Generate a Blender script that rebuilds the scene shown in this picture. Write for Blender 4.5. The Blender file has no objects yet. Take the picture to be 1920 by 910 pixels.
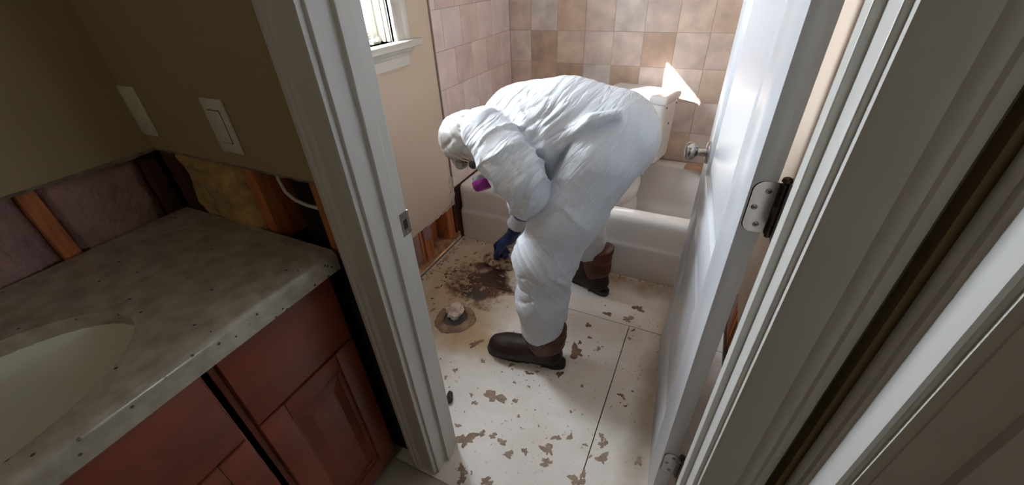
import bpy, bmesh, math, random
import numpy as np
from mathutils import Matrix, Vector

# ------------------------------------------------------------------ camera, world, light
S = bpy.context.scene
COL = S.collection
cam_d = bpy.data.cameras.new('camera')
cam_d.sensor_fit = 'HORIZONTAL'; cam_d.sensor_width = 36.0
cam_d.lens = 754.06 * 36.0 / 1920.0
cam_d.clip_start = 0.02
cam = bpy.data.objects.new('camera', cam_d); COL.objects.link(cam)
RX = (0.90237888, 0.42903366, -0.04052740)
RU = (-0.21231274, 0.52444235, 0.82455050)
RF = (-0.37501421, 0.73545247, -0.56433501)
cam.matrix_world = Matrix(((RX[0], RU[0], -RF[0], 0.0), (RX[1], RU[1], -RF[1], 0.0), (RX[2], RU[2], -RF[2], 1.41), (0, 0, 0, 1)))
S.camera = cam
S.view_settings.view_transform = 'Standard'
S.view_settings.look = 'None'
S.view_settings.exposure = 0.08
S.view_settings.gamma = 1.0
S.view_settings.use_curve_mapping = False
S.cycles.use_denoising = True
S.cycles.max_bounces = 12
S.cycles.diffuse_bounces = 7
S.cycles.sample_clamp_indirect = 6.0

W = bpy.data.worlds.new('sky'); S.world = W
W.use_nodes = True
bg = W.node_tree.nodes['Background']
bg.inputs['Color'].default_value = (0.84, 0.92, 1.0, 1)
bg.inputs['Strength'].default_value = 52.0

def lamp(name, kind, loc, direction, energy, color, **kw):
    d = bpy.data.lights.new(name, kind); d.energy = energy; d.color = color
    for k, v in kw.items():
        if k == 'portal': d.cycles.is_portal = v
        else: setattr(d, k, v)
    o = bpy.data.objects.new(name, d); COL.objects.link(o); o.location = loc
    o.rotation_euler = Vector(direction).to_track_quat('-Z', 'Y').to_euler()
    return o
lamp('sun', 'SUN', (-4, -3, 5), (0.888, 1.0, -0.845), 60.0, (1.0, 0.95, 0.88), angle=0.009)
# daylight enters at the two windows (sampling portals on the openings)
lamp('portal_bath', 'AREA', (-1.44, 1.24, 1.60), (1, 0, 0), 1.0, (1, 1, 1), shape='RECTANGLE', size=0.50, size_y=0.90, portal=True)
lamp('portal_side', 'AREA', (1.62, 0.42, 1.45), (-1, 0, 0), 1.0, (1, 1, 1), shape='RECTANGLE', size=0.28, size_y=0.28, portal=True)

# soft warm fill lamp, added behind the viewer to lift camera-facing surfaces
lamp('rear_fill', 'AREA', (-0.25, -1.45, 2.15), (0.02, 0.75, -0.5), 2.4, (1.0, 0.90, 0.74), shape='DISK', size=0.7)
random.seed(7); RNG = np.random.RandomState(7)

# ------------------------------------------------------------------ materials
def mat(name, col, rough=0.5, metal=0.0, spec=0.5, col2=None, scale=8.0, detail=4.0, bump=0.0, bscale=60.0, lo=0.35, hi=0.65, stretch=None, sss=0.0, coat=0.0):
    m = bpy.data.materials.new(name); m.use_nodes = True
    nt = m.node_tree; b = nt.nodes['Principled BSDF']
    b.inputs['Base Color'].default_value = (*col, 1); b.inputs['Roughness'].default_value = rough
    b.inputs['Metallic'].default_value = metal; b.inputs['Specular IOR Level'].default_value = spec
    b.inputs['Coat Weight'].default_value = coat
    if sss: b.inputs['Subsurface Weight'].default_value = sss
    tc = nt.nodes.new('ShaderNodeTexCoord'); vec = tc.outputs['Object']
    if stretch:
        mp = nt.nodes.new('ShaderNodeMapping'); mp.inputs['Scale'].default_value = stretch
        nt.links.new(vec, mp.inputs['Vector']); vec = mp.outputs['Vector']
    if col2:
        n = nt.nodes.new('ShaderNodeTexNoise'); n.inputs['Scale'].default_value = scale; n.inputs['Detail'].default_value = detail
        nt.links.new(vec, n.inputs['Vector'])
        r = nt.nodes.new('ShaderNodeValToRGB'); r.color_ramp.elements[0].position = lo; r.color_ramp.elements[1].position = hi
        r.color_ramp.elements[0].color = (*col, 1); r.color_ramp.elements[1].color = (*col2, 1)
        nt.links.new(n.outputs['Fac'], r.inputs['Fac']); nt.links.new(r.outputs['Color'], b.inputs['Base Color'])
    if bump:
        n2 = nt.nodes.new('ShaderNodeTexNoise'); n2.inputs['Scale'].default_value = bscale; n2.inputs['Detail'].default_value = 5
        nt.links.new(vec, n2.inputs['Vector'])
        bp = nt.nodes.new('ShaderNodeBump'); bp.inputs['Strength'].default_value = bump; bp.inputs['Distance'].default_value = 0.01
        nt.links.new(n2.outputs['Fac'], bp.inputs['Height']); nt.links.new(bp.outputs['Normal'], b.inputs['Normal'])
    return m

def N(m, t): return m.node_tree.nodes.new(t)
def LK(m, a, b): m.node_tree.links.new(a, b)
def bsdf(m): return m.node_tree.nodes['Principled BSDF']

M = {}
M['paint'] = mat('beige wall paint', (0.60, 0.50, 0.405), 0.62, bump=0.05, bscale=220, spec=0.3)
M['paint_dim'] = mat('shade darkened wall paint', (0.35, 0.275, 0.155), 0.62, bump=0.05, bscale=220, spec=0.25)  # same wall paint, the vanity room's dimness put into the colour
M['gypsumd'] = mat('dark drywall cut edge', (0.26, 0.215, 0.15), 0.9, col2=(0.14, 0.11, 0.08), scale=40, bump=0.4)  # darker tone of the torn gypsum, for the vanity room cuts
M['gypsum'] = mat('torn gypsum', (0.62, 0.56, 0.50), 0.9, col2=(0.42, 0.33, 0.27), scale=40, bump=0.4)
M['trim'] = mat('white trim paint', (0.59, 0.58, 0.545), 0.30, bump=0.03, bscale=90)
M['door'] = mat('white door paint', (0.55, 0.565, 0.595), 0.25, bump=0.02, bscale=60)
M['ceil'] = mat('ceiling paint', (0.75, 0.73, 0.68), 0.8)
M['grout'] = mat('grout', (0.46, 0.38, 0.335), 0.9)
M['wood'] = mat('orange stud wood', (0.56, 0.20, 0.065), 0.75, col2=(0.38, 0.12, 0.04), scale=14, stretch=(6, 6, 0.7), bump=0.2, bscale=40)
M['woodpale'] = mat('damp plate wood', (0.50, 0.27, 0.14), 0.8, col2=(0.22, 0.11, 0.06), scale=22, bump=0.3)
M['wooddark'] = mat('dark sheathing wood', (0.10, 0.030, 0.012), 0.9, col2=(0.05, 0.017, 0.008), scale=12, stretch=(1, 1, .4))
M['cavity'] = mat('painted gap shade', (0.018, 0.010, 0.008), 0.95)  # near-black colour stands in for shade inside wall bays and gaps
M['pink'] = mat('pink insulation', (0.40, 0.235, 0.225), 0.95, col2=(0.29, 0.175, 0.165), scale=9, bump=0.8, bscale=50)
M['yellow'] = mat('yellow insulation', (0.52, 0.35, 0.13), 0.95, col2=(0.30, 0.20, 0.09), scale=22, bump=0.9, bscale=45)
M['plate'] = mat('ivory plate plastic', (0.62, 0.60, 0.46), 0.35)
M['plate2'] = mat('white plate plastic', (0.60, 0.585, 0.51), 0.35)
M['cable'] = mat('white cable sheath', (0.55, 0.50, 0.45), 0.5)
M['cherry'] = mat('cherry cabinet wood', (0.225, 0.058, 0.029), 0.34, col2=(0.145, 0.032, 0.017), scale=3.2, stretch=(1, 1.2, 3), bump=0.02)
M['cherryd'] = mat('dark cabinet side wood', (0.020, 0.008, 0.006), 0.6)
M['sink'] = mat('bisque porcelain', (0.60, 0.60, 0.49), 0.38)
M['porc'] = mat('white porcelain', (0.70, 0.685, 0.69), 0.10, coat=0.4)
M['tub'] = mat('bone enamel', (0.66, 0.625, 0.605), 0.12, coat=0.4)
M['steel'] = mat('satin nickel', (0.50, 0.46, 0.44), 0.24, metal=1.0)
M['steeld'] = mat('aged bronze nickel', (0.10, 0.075, 0.06), 0.4, metal=1.0)
M['screw'] = mat('screw steel', (0.40, 0.37, 0.35), 0.3, metal=1.0)
M['black'] = mat('black slot', (0.01, 0.01, 0.01), 0.7)
M['suit'] = mat('white coverall fabric', (0.55, 0.575, 0.62), 0.5, bump=0.10, bscale=30, spec=0.4)
M['hood'] = mat('thin hood fabric', (0.42, 0.41, 0.39), 0.55, col2=(0.50, 0.495, 0.485), scale=18, bump=0.25, bscale=30)
M['skin'] = mat('skin', (0.33, 0.17, 0.11), 0.5)
M['glove'] = mat('dark blue nitrile', (0.010, 0.026, 0.105), 0.42, bump=0.15, bscale=90)
M['rubber'] = mat('black rubber', (0.018, 0.015, 0.014), 0.55)
M['mask'] = mat('grey respirator rubber', (0.05, 0.045, 0.05), 0.5)
M['magenta'] = mat('magenta filter plastic', (0.20, 0.012, 0.17), 0.3)
M['fring'] = mat('grey filter ring', (0.30, 0.30, 0.30), 0.4, col2=(0.12, 0.12, 0.12), scale=60)
M['strap'] = mat('pale strap', (0.45, 0.42, 0.40), 0.6)
M['wax'] = mat('dirty wax ring', (0.36, 0.24, 0.145), 0.7, col2=(0.17, 0.11, 0.065), scale=24, bump=0.6, bscale=60)
M['pipe'] = mat('grey drain pipe', (0.16, 0.15, 0.15), 0.35, metal=0.6)
M['rag'] = mat('crumpled white rag', (0.66, 0.55, 0.49), 0.85, bump=0.3, bscale=40)
M['tilebrown'] = mat('brown tile shard', (0.34, 0.19, 0.12), 0.5, col2=(0.24, 0.13, 0.08), scale=20)
M['crumb'] = mat('rotten wood crumbs', (0.44, 0.33, 0.21), 0.9, col2=(0.09, 0.05, 0.03), scale=40, detail=2, lo=0.45, hi=0.62)
M['bare'] = mat('bare backing paper', (0.37, 0.27, 0.205), 0.8, col2=(0.25, 0.175, 0.125), scale=30, bump=0.3, bscale=70)
M['bare2'] = mat('dark bare backing', (0.25, 0.14, 0.085), 0.8, col2=(0.13, 0.075, 0.05), scale=30, bump=0.3, bscale=70)
M['baredark'] = mat('dark wood chip', (0.06, 0.032, 0.02), 0.8)
M['vfloor'] = mat('grey beige vanity floor', (0.46, 0.41, 0.36), 0.5, col2=(0.33, 0.28, 0.24), scale=7, detail=8)
M['schluter'] = mat('brown edge strip', (0.20, 0.165, 0.135), 0.5)

# countertop: mottled beige grey stone with dark specks
m = mat('speckled stone', (0.40, 0.355, 0.29), 0.25, col2=(0.27, 0.235, 0.185), scale=26, detail=8); M['stone'] = m
tc = N(m, 'ShaderNodeTexCoord'); v = N(m, 'ShaderNodeTexVoronoi'); v.inputs['Scale'].default_value = 46
LK(m, tc.outputs['Object'], v.inputs['Vector'])
r = N(m, 'ShaderNodeValToRGB'); r.color_ramp.elements[0].position = 0.10; r.color_ramp.elements[1].position = 0.16
r.color_ramp.elements[0].color = (1, 1, 1, 1); r.color_ramp.elements[1].color = (0, 0, 0, 1)
LK(m, v.outputs['Distance'], r.inputs['Fac'])
wn = N(m, 'ShaderNodeMath'); wn.operation = 'GREATER_THAN'; wn.inputs[1].default_value = 0.70
sx = N(m, 'ShaderNodeSeparateColor'); LK(m, v.outputs['Color'], sx.inputs[0]); LK(m, sx.outputs[0], wn.inputs[0])
mu = N(m, 'ShaderNodeMath'); mu.operation = 'MULTIPLY'; LK(m, r.outputs['Color'], mu.inputs[0]); LK(m, wn.outputs[0], mu.inputs[1])
mx = N(m, 'ShaderNodeMix'); mx.data_type = 'RGBA'
prev = bsdf(m).inputs['Base Color'].links[0].from_socket
LK(m, mu.outputs[0], mx.inputs['Factor']); LK(m, prev, mx.inputs['A']); mx.inputs['B'].default_value = (0.075, 0.05, 0.05, 1)
LK(m, mx.outputs['Result'], bsdf(m).inputs['Base Color'])

# wall tiles: every tile has its own tone
def tile_mat(name, cols, var):
    m = mat(name, cols[0], 0.42, bump=0.06, bscale=30)
    oi = N(m, 'ShaderNodeObjectInfo'); r = N(m, 'ShaderNodeValToRGB'); r.color_ramp.interpolation = 'LINEAR'
    els = r.color_ramp.elements
    while len(els) < len(cols): els.new(0.5)
    for i, c in enumerate(cols):
        els[i].position = i / (len(cols) - 1); els[i].color = (*c, 1)
    LK(m, oi.outputs['Random'], r.inputs['Fac'])
    tc = N(m, 'ShaderNodeTexCoord'); n = N(m, 'ShaderNodeTexNoise'); n.inputs['Scale'].default_value = 11; n.inputs['Detail'].default_value = 6
    ad = N(m, 'ShaderNodeVectorMath'); ad.operation = 'ADD'
    LK(m, tc.outputs['Object'], ad.inputs[0]); LK(m, oi.outputs['Random'], ad.inputs[1]); LK(m, ad.outputs[0], n.inputs['Vector'])
    mr = N(m, 'ShaderNodeMapRange'); mr.inputs['From Min'].default_value = 0.3; mr.inputs['From Max'].default_value = 0.7
    mr.inputs['To Min'].default_value = 1 - var; mr.inputs['To Max'].default_value = 1 + var
    LK(m, n.outputs['Fac'], mr.inputs['Value'])
    sc = N(m, 'ShaderNodeVectorMath'); sc.operation = 'SCALE'
    LK(m, r.outputs['Color'], sc.inputs[0]); LK(m, mr.outputs[0], sc.inputs['Scale'])
    LK(m, sc.outputs[0], bsdf(m).inputs['Base Color'])
    return m
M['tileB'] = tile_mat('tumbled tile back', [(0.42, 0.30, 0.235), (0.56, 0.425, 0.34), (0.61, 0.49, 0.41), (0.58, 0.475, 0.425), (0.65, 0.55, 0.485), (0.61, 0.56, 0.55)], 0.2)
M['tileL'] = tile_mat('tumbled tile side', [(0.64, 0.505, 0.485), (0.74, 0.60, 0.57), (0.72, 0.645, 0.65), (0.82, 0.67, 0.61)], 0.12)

# long pulled creases in the coverall cloth, running from back to belly
m = M['suit']; tc = N(m, 'ShaderNodeTexCoord'); mp = N(m, 'ShaderNodeMapping'); mp.vector_type = 'TEXTURE'
mp.inputs['Rotation'].default_value = (0, math.radians(37), 0); mp.inputs['Scale'].default_value = (1 / 34, 1 / 7, 1 / 5)
LK(m, tc.outputs['Object'], mp.inputs['Vector']); nz_ = N(m, 'ShaderNodeTexNoise'); nz_.inputs['Scale'].default_value = 1.0; nz_.inputs['Detail'].default_value = 3; nz_.inputs['Distortion'].default_value = 0.6
LK(m, mp.outputs[0], nz_.inputs['Vector'])
cr = N(m, 'ShaderNodeValToRGB'); e_ = cr.color_ramp.elements
e_[0].position = 0.40; e_[0].color = (1, 1, 1, 1); e_[1].position = 0.60; e_[1].color = (1, 1, 1, 1)
x_ = e_.new(0.5); x_.color = (0, 0, 0, 1)
LK(m, nz_.outputs['Fac'], cr.inputs['Fac'])
bq = N(m, 'ShaderNodeBump'); bq.inputs['Strength'].default_value = 0.26; bq.inputs['Distance'].default_value = 0.010
sz_ = N(m, 'ShaderNodeSeparateXYZ'); LK(m, tc.outputs['Object'], sz_.inputs[0])
mz_ = N(m, 'ShaderNodeMapRange'); mz_.inputs['From Min'].default_value = 0.62; mz_.inputs['From Max'].default_value = 0.90; mz_.inputs['To Min'].default_value = 0.07; mz_.inputs['To Max'].default_value = 0.27
LK(m, sz_.outputs['Z'], mz_.inputs['Value']); LK(m, mz_.outputs[0], bq.inputs['Strength'])
LK(m, cr.outputs['Color'], bq.inputs['Height'])
pb = bsdf(m).inputs['Normal'].links[0].from_node; LK(m, pb.outputs['Normal'], bq.inputs['Normal']); LK(m, bq.outputs['Normal'], bsdf(m).inputs['Normal'])

# boots: dark foot, red brown shaft (two leathers stitched together)
m = mat('boot leather', (0.020, 0.0085, 0.006), 0.55, spec=0.3, bump=0.25, bscale=45); M['boot'] = m
M['shaft'] = mat('red brown boot shaft leather', (0.105, 0.024, 0.011), 0.5, spec=0.35, col2=(0.045, 0.012, 0.006), scale=16, bump=0.3, bscale=35)

# floor sheets: white painted underlayment, peeled specks, rot stain round the old drain
m = bpy.data.materials.new('peeling white floor'); m.use_nodes = True; M['floor'] = m
b = bsdf(m); tc = N(m, 'ShaderNodeTexCoord'); P = tc.outputs['Object']
def noise(scale, detail=4, rough=0.6, vec=None):
    n = N(m, 'ShaderNodeTexNoise'); n.inputs['Scale'].default_value = scale; n.inputs['Detail'].default_value = detail; n.inputs['Roughness'].default_value = rough
    LK(m, vec or P, n.inputs['Vector']); return n.outputs['Fac']
def math_(op, a, c=None, clamp=False):
    n = N(m, 'ShaderNodeMath'); n.operation = op; n.use_clamp = clamp
    for i, s in enumerate((a, c)):
        if s is None: continue
        if isinstance(s, (int, float)): n.inputs[i].default_value = s
        else: LK(m, s, n.inputs[i])
    return n.outputs[0]
def ramp(f, a, c):
    n = N(m, 'ShaderNodeMapRange'); n.inputs['From Min'].default_value = a; n.inputs['From Max'].default_value = c
    n.clamp = True; LK(m, f, n.inputs['Value']); return n.outputs[0]
def mix(f, a, c):
    n = N(m, 'ShaderNodeMix'); n.data_type = 'RGBA'; LK(m, f, n.inputs['Factor'])
    for k, s in (('A', a), ('B', c)):
        if isinstance(s, tuple): n.inputs[k].default_value = (*s, 1)
        else: LK(m, s, n.inputs[k])
    return n.outputs['Result']
def dist(x, y, sx_, sy_):
    mp = N(m, 'ShaderNodeMapping'); mp.vector_type = 'POINT'
    mp.inputs['Location'].default_value = (-x / sx_, -y / sy_, 0); mp.inputs['Scale'].default_value = (1 / sx_, 1 / sy_, 0)
    LK(m, P, mp.inputs['Vector']); l = N(m, 'ShaderNodeVectorMath'); l.operation = 'LENGTH'
    LK(m, mp.outputs[0], l.inputs[0]); return l.outputs['Value']
base = mix(ramp(noise(5, 6), 0.35, 0.7), (0.80, 0.745, 0.70), (0.69, 0.62, 0.55))
# yellowed glue and water stain towards the left wall; plain darker bands by tub and door
warp = math_('MULTIPLY', math_('SUBTRACT', noise(7, 6), 0.5), 1.5)
d1 = math_('ADD', dist(-1.02, 1.42, 0.42, 0.52), warp)
base = mix(ramp(d1, 1.15, 0.35), base, (0.53, 0.41, 0.27))
d1b = math_('ADD', dist(-0.80, 1.06, 0.28, 0.13), warp)
base = mix(ramp(d1b, 1.2, 0.3), base, (0.46, 0.33, 0.19))
d4 = math_('ADD', dist(-0.35, 1.74, 0.95, 0.10), warp)  # darker brown band along the foot of the tub
base = mix(ramp(d4, 1.1, 0.2), base, (0.36, 0.26, 0.17))
d5 = math_('ADD', dist(0.03, 1.10, 0.06, 0.7), warp)  # darker band along the foot of the open door
base = mix(ramp(d5, 1.2, 0.2), base, (0.46, 0.38, 0.29))
# brown black rot
w2 = math_('MULTIPLY', math_('SUBTRACT', noise(13, 5, 0.58), 0.5), 2.4)
d2 = math_('ADD', dist(-0.93, 1.43, 0.17, 0.17), w2)
base = mix(ramp(d2, 1.2, 0.7), base, (0.125, 0.055, 0.030))
d3 = math_('ADD', dist(-0.90, 1.48, 0.13, 0.10), w2)
base = mix(ramp(d3, 1.1, 0.5), base, (0.050, 0.020, 0.015))
d3b = math_('ADD', dist(-0.93, 1.33, 0.09, 0.05), w2)
base = mix(ramp(d3b, 1.0, 0.5), base, (0.07, 0.055, 0.05))
spk = math_('MULTIPLY', ramp(noise(42, 4, 0.6), 0.58, 0.66), ramp(math_('ADD', dist(-1.02, 1.40, 0.16, 0.15), warp), 1.1, 0.5))
base = mix(spk, base, (0.05, 0.028, 0.018))
pal = math_('MULTIPLY', ramp(noise(40, 3, 0.5), 0.64, 0.70), ramp(d2, 1.5, 0.9))

# small peeled specks everywhere, in clusters
cl = ramp(noise(3.2, 2), 0.42, 0.58)
sp = math_('MULTIPLY', ramp(noise(54, 4, 0.65), 0.635, 0.655), cl)
base = mix(sp, base, (0.25, 0.165, 0.11))
LK(m, base, b.inputs['Base Color'])
rg = N(m, 'ShaderNodeMapRange'); rg.inputs['To Min'].default_value = 0.22; rg.inputs['To Max'].default_value = 0.5
LK(m, noise(9, 5), rg.inputs['Value']); LK(m, rg.outputs[0], b.inputs['Roughness'])
bp = N(m, 'ShaderNodeBump'); bp.inputs['Strength'].default_value = 0.18; bp.inputs['Distance'].default_value = 0.01
LK(m, noise(38, 6), bp.inputs['Height']); LK(m, bp.outputs[0], b.inputs['Normal'])

# window glass: clear thin pane
m = bpy.data.materials.new('clear pane'); m.use_nodes = True; M['glass'] = m
nt = m.node_tree; nt.nodes.clear()
o_ = nt.nodes.new('ShaderNodeOutputMaterial'); tr = nt.nodes.new('ShaderNodeBsdfTransparent'); gl = nt.nodes.new('ShaderNodeBsdfGlossy')
gl.inputs['Roughness'].default_value = 0.02; mxs = nt.nodes.new('ShaderNodeMixShader'); mxs.inputs[0].default_value = 0.06
nt.links.new(tr.outputs[0], mxs.inputs[1]); nt.links.new(gl.outputs[0], mxs.inputs[2]); nt.links.new(mxs.outputs[0], o_.inputs[0])

# ------------------------------------------------------------------ mesh helpers
def link(o, parent=None):
    COL.objects.link(o)
    if parent is not None:
        o.parent = parent
        o.matrix_parent_inverse = Matrix.Translation(-parent.location)
    return o
def tag(o, label=None, cat=None, group=None, kind=None):
    if label: o['label'] = label
    if cat: o['category'] = cat
    if group: o['group'] = group
    if kind: o['kind'] = kind
    return o
def thing(name, loc, label, cat, group=None):
    o = bpy.data.objects.new(name, None); o.empty_display_size = 0.05; o.location = loc; COL.objects.link(o)
    return tag(o, label, cat, group)
def finish(me, m, smooth=None):
    me.materials.append(M[m] if isinstance(m, str) else m)
    if smooth is not None:
        me.shade_smooth()
        if smooth < 180: me.set_sharp_from_angle(angle=math.radians(smooth))
def from_bm(name, bm, m, parent=None, smooth=None):
    bmesh.ops.recalc_face_normals(bm, faces=bm.faces)
    me = bpy.data.meshes.new(name); bm.to_mesh(me); bm.free(); finish(me, m, smooth)
    return link(bpy.data.objects.new(name, me), parent)
def from_py(name, V, F, m, parent=None, smooth=None):
    me = bpy.data.meshes.new(name)
    me.from_pydata([tuple(map(float, v)) for v in V], [], [tuple(map(int, f)) for f in F]); me.update(); finish(me, m, smooth)
    return link(bpy.data.objects.new(name, me), parent)
def bm_box(bm, x0, x1, y0, y1, z0, z1, bevel=0.0, seg=2, mtx=None):
    vs = [bm.verts.new((x, y, z)) for x in (x0, x1) for y in (y0, y1) for z in (z0, z1)]
    fs = [bm.faces.new([vs[i] for i in q]) for q in ((0, 1, 3, 2), (4, 6, 7, 5), (0, 4, 5, 1), (2, 3, 7, 6), (0, 2, 6, 4), (1, 5, 7, 3))]
    if bevel:
        es = list({e for f in fs for e in f.edges})
        r = bmesh.ops.bevel(bm, geom=es, offset=bevel, segments=seg, affect='EDGES', profile=0.5)
        vs = list({v for f in r['faces'] for v in f.verts} | {v for v in vs if v.is_valid})
    if mtx is not None: bmesh.ops.transform(bm, matrix=mtx, verts=[v for v in vs if v.is_valid])
def box(name, x0, x1, y0, y1, z0, z1, m, parent=None, bevel=0.0, seg=2, mtx=None):
    bm = bmesh.new(); bm_box(bm, x0, x1, y0, y1, z0, z1, bevel, seg, None)
    if mtx is not None: bmesh.ops.transform(bm, matrix=mtx, verts=bm.verts)
    return from_bm(name, bm, m, parent, 40 if bevel else None)
def extrude_xy(name, pts, z0, z1, m, parent=None, smooth=35):
    n = len(pts)
    V = [(x, y, z0) for x, y in pts] + [(x, y, z1) for x, y in pts]
    F = [(i, (i + 1) % n, n + (i + 1) % n, n + i) for i in range(n)] + [tuple(range(n))[::-1], tuple(range(n, 2 * n))]
    bm = bmesh.new(); vv = [bm.verts.new(v) for v in V]
    for f in F: bm.faces.new([vv[i] for i in f])
    return from_bm(name, bm, m, parent, smooth)
def tube(name, pts, r, m, parent=None, seg=10):
    pts = [Vector(p) for p in pts]; rr = r if isinstance(r, (list, tuple)) else [r] * len(pts)
    V, F = [], []
    up = Vector((0.13, 0.31, 0.94))
    for i, p in enumerate(pts):
        t = (pts[min(i + 1, len(pts) - 1)] - pts[max(i - 1, 0)]).normalized()
        a = t.cross(up).normalized(); c = a.cross(t).normalized()
        for k in range(seg):
            an = 2 * math.pi * k / seg
            V.append(p + (a * math.cos(an) + c * math.sin(an)) * rr[i])
    for i in range(len(pts) - 1):
        for k in range(seg):
            F.append((i * seg + k, i * seg + (k + 1) % seg, (i + 1) * seg + (k + 1) % seg, (i + 1) * seg + k))
    F.append(tuple(range(seg))[::-1]); F.append(tuple(range((len(pts) - 1) * seg, len(pts) * seg)))
    return from_py(name, V, F, m, parent, 60)
def lathe_bm(bm, prof, seg, mtx):
    rings = []
    for r, z in prof:
        rings.append([bm.verts.new(mtx @ Vector((r * math.cos(2 * math.pi * k / seg), r * math.sin(2 * math.pi * k / seg), z))) for k in range(seg)])
    for a, c in zip(rings[:-1], rings[1:]):
        for k in range(seg): bm.faces.new((a[k], a[(k + 1) % seg], c[(k + 1) % seg], c[k]))
    bm.faces.new(rings[0][::-1]); bm.faces.new(rings[-1])
def lathe(name, prof, m, parent=None, seg=28, mtx=Matrix.Identity(4), smooth=40):
    bm = bmesh.new(); lathe_bm(bm, prof, seg, mtx); return from_bm(name, bm, m, parent, smooth)
def frame_to(loc, zdir, xdir=(0, 0, 1)):
    z = Vector(zdir).normalized(); x = Vector(xdir); x = (x - z * x.dot(z)).normalized(); y = z.cross(x)
    return Matrix(((x.x, y.x, z.x, loc[0]), (x.y, y.y, z.y, loc[1]), (x.z, y.z, z.z, loc[2]), (0, 0, 0, 1)))

# ---- implicit surfaces (smooth blended bodies), meshed with surface nets
def seg_(P, a, b_, ra, rb, w=(1, 1, 1)):
    a = np.array(a, np.float32); b_ = np.array(b_, np.float32); w = np.array(w, np.float32)
    ba = (b_ - a) * w; pa = (P - a) * w
    h = np.clip((pa @ ba) / max(float(ba @ ba), 1e-9), 0, 1)
    return np.linalg.norm(pa - h[..., None] * ba, axis=-1) - (ra + (rb - ra) * h)
def smin(a, b_, k):
    h = np.clip(.5 + .5 * (b_ - a) / k, 0, 1)
    return b_ + (a - b_) * h - k * h * (1 - h)
def smax(a, b_, k): return -smin(-a, -b_, k)
def chain(P, pts, k, w=(1, 1, 1)):
    d = None
    for a, b_ in zip(pts[:-1], pts[1:]):
        e = seg_(P, a[:3], b_[:3], a[3], b_[3], w)
        d = e if d is None else smin(d, e, k)
    return d
def rbox(P, c, h, r):
    q = np.abs(P - np.array(c, np.float32)) - (np.array(h, np.float32) - r)
    return np.linalg.norm(np.maximum(q, 0), axis=-1) + np.minimum(q.max(-1), 0) - r
def ell(P, c, r):
    r = np.array(r, np.float32); q = (P - np.array(c, np.float32)) / r
    return (np.linalg.norm(q, axis=-1) - 1) * float(r.min())
def surf(fn, lo, hi, h):
    lo = np.array(lo, float); n = np.ceil((np.array(hi) - lo) / h).astype(int) + 1
    ax = [(lo[i] + h * np.arange(n[i])).astype(np.float32) for i in range(3)]
    F = np.empty(tuple(n), np.float32)
    for i0 in range(0, n[0], 16):
        F[i0:i0 + 16] = fn(np.stack(np.meshgrid(ax[0][i0:i0 + 16], ax[1], ax[2], indexing='ij'), -1))
    Sg = F < 0
    c = np.zeros(tuple(n - 1), np.int8)
    for dx in (0, 1):
        for dy in (0, 1):
            for dz in (0, 1): c += Sg[dx:n[0] - 1 + dx, dy:n[1] - 1 + dy, dz:n[2] - 1 + dz]
    act = (c > 0) & (c < 8)
    idx = -np.ones(tuple(n - 1), np.int64); I = np.argwhere(act); idx[act] = np.arange(len(I))
    acc = np.zeros((len(I), 3)); cnt = np.zeros(len(I))
    offs = [(0, 0, 0), (1, 0, 0), (0, 1, 0), (1, 1, 0), (0, 0, 1), (1, 0, 1), (0, 1, 1), (1, 1, 1)]
    for a, b_ in [(0, 1), (2, 3), (4, 5), (6, 7), (0, 2), (1, 3), (4, 6), (5, 7), (0, 4), (1, 5), (2, 6), (3, 7)]:
        A = np.array(offs[a]); B = np.array(offs[b_])
        fa = F[tuple((I + A).T)].astype(float); fb = F[tuple((I + B).T)].astype(float)
        mm = (fa < 0) != (fb < 0); t = np.where(mm, fa / np.where(mm, fa - fb, 1), 0)
        acc += mm[:, None] * (A + (B - A) * t[:, None]); cnt += mm
    V = lo + h * (I + acc / cnt[:, None])
    Q = []
    for a, (u, v_) in ((0, (1, 2)), (1, (2, 0)), (2, (0, 1))):
        sl = [slice(None)] * 3; sl[a] = slice(0, -1); sh = [slice(None)] * 3; sh[a] = slice(1, None)
        s0 = Sg[tuple(sl)]; s1 = Sg[tuple(sh)]
        E = np.argwhere(s0 != s1); E = E[(E[:, u] > 0) & (E[:, v_] > 0) & (E[:, u] < n[u] - 1) & (E[:, v_] < n[v_] - 1)]
        eu = np.eye(3, dtype=int)[u]; ev = np.eye(3, dtype=int)[v_]
        q = np.stack([idx[tuple((E - eu - ev).T)], idx[tuple((E - ev).T)], idx[tuple(E.T)], idx[tuple((E - eu).T)]], 1)
        fl = ~s0[tuple(E.T)]; q[fl] = q[fl][:, ::-1]; Q.append(q)
    Q = np.concatenate(Q); Q = Q[(Q >= 0).all(1)]
    return V, Q
def relax(V, Q, it=1):
    n = len(V)
    for _ in range(it):
        s = np.zeros((n, 3)); c = np.zeros(n)
        for i in range(4):
            a = Q[:, i]; b_ = Q[:, (i + 1) % 4]
            for k in range(3):
                s[:, k] += np.bincount(a, V[b_, k], n) + np.bincount(b_, V[a, k], n)
            c += np.bincount(a, minlength=n) + np.bincount(b_, minlength=n)
        V = .5 * V + .5 * s / np.maximum(c, 1)[:, None]
    return V
def vnormals(V, Q):
    fn = np.cross(V[Q[:, 2]] - V[Q[:, 0]], V[Q[:, 3]] - V[Q[:, 1]]); n = np.zeros_like(V)
    for i in range(4):
        for k in range(3): n[:, k] += np.bincount(Q[:, i], fn[:, k], len(V))
    return n / np.maximum(np.linalg.norm(n, axis=1), 1e-12)[:, None]
_perm = RNG.rand(64, 64, 64)
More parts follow.
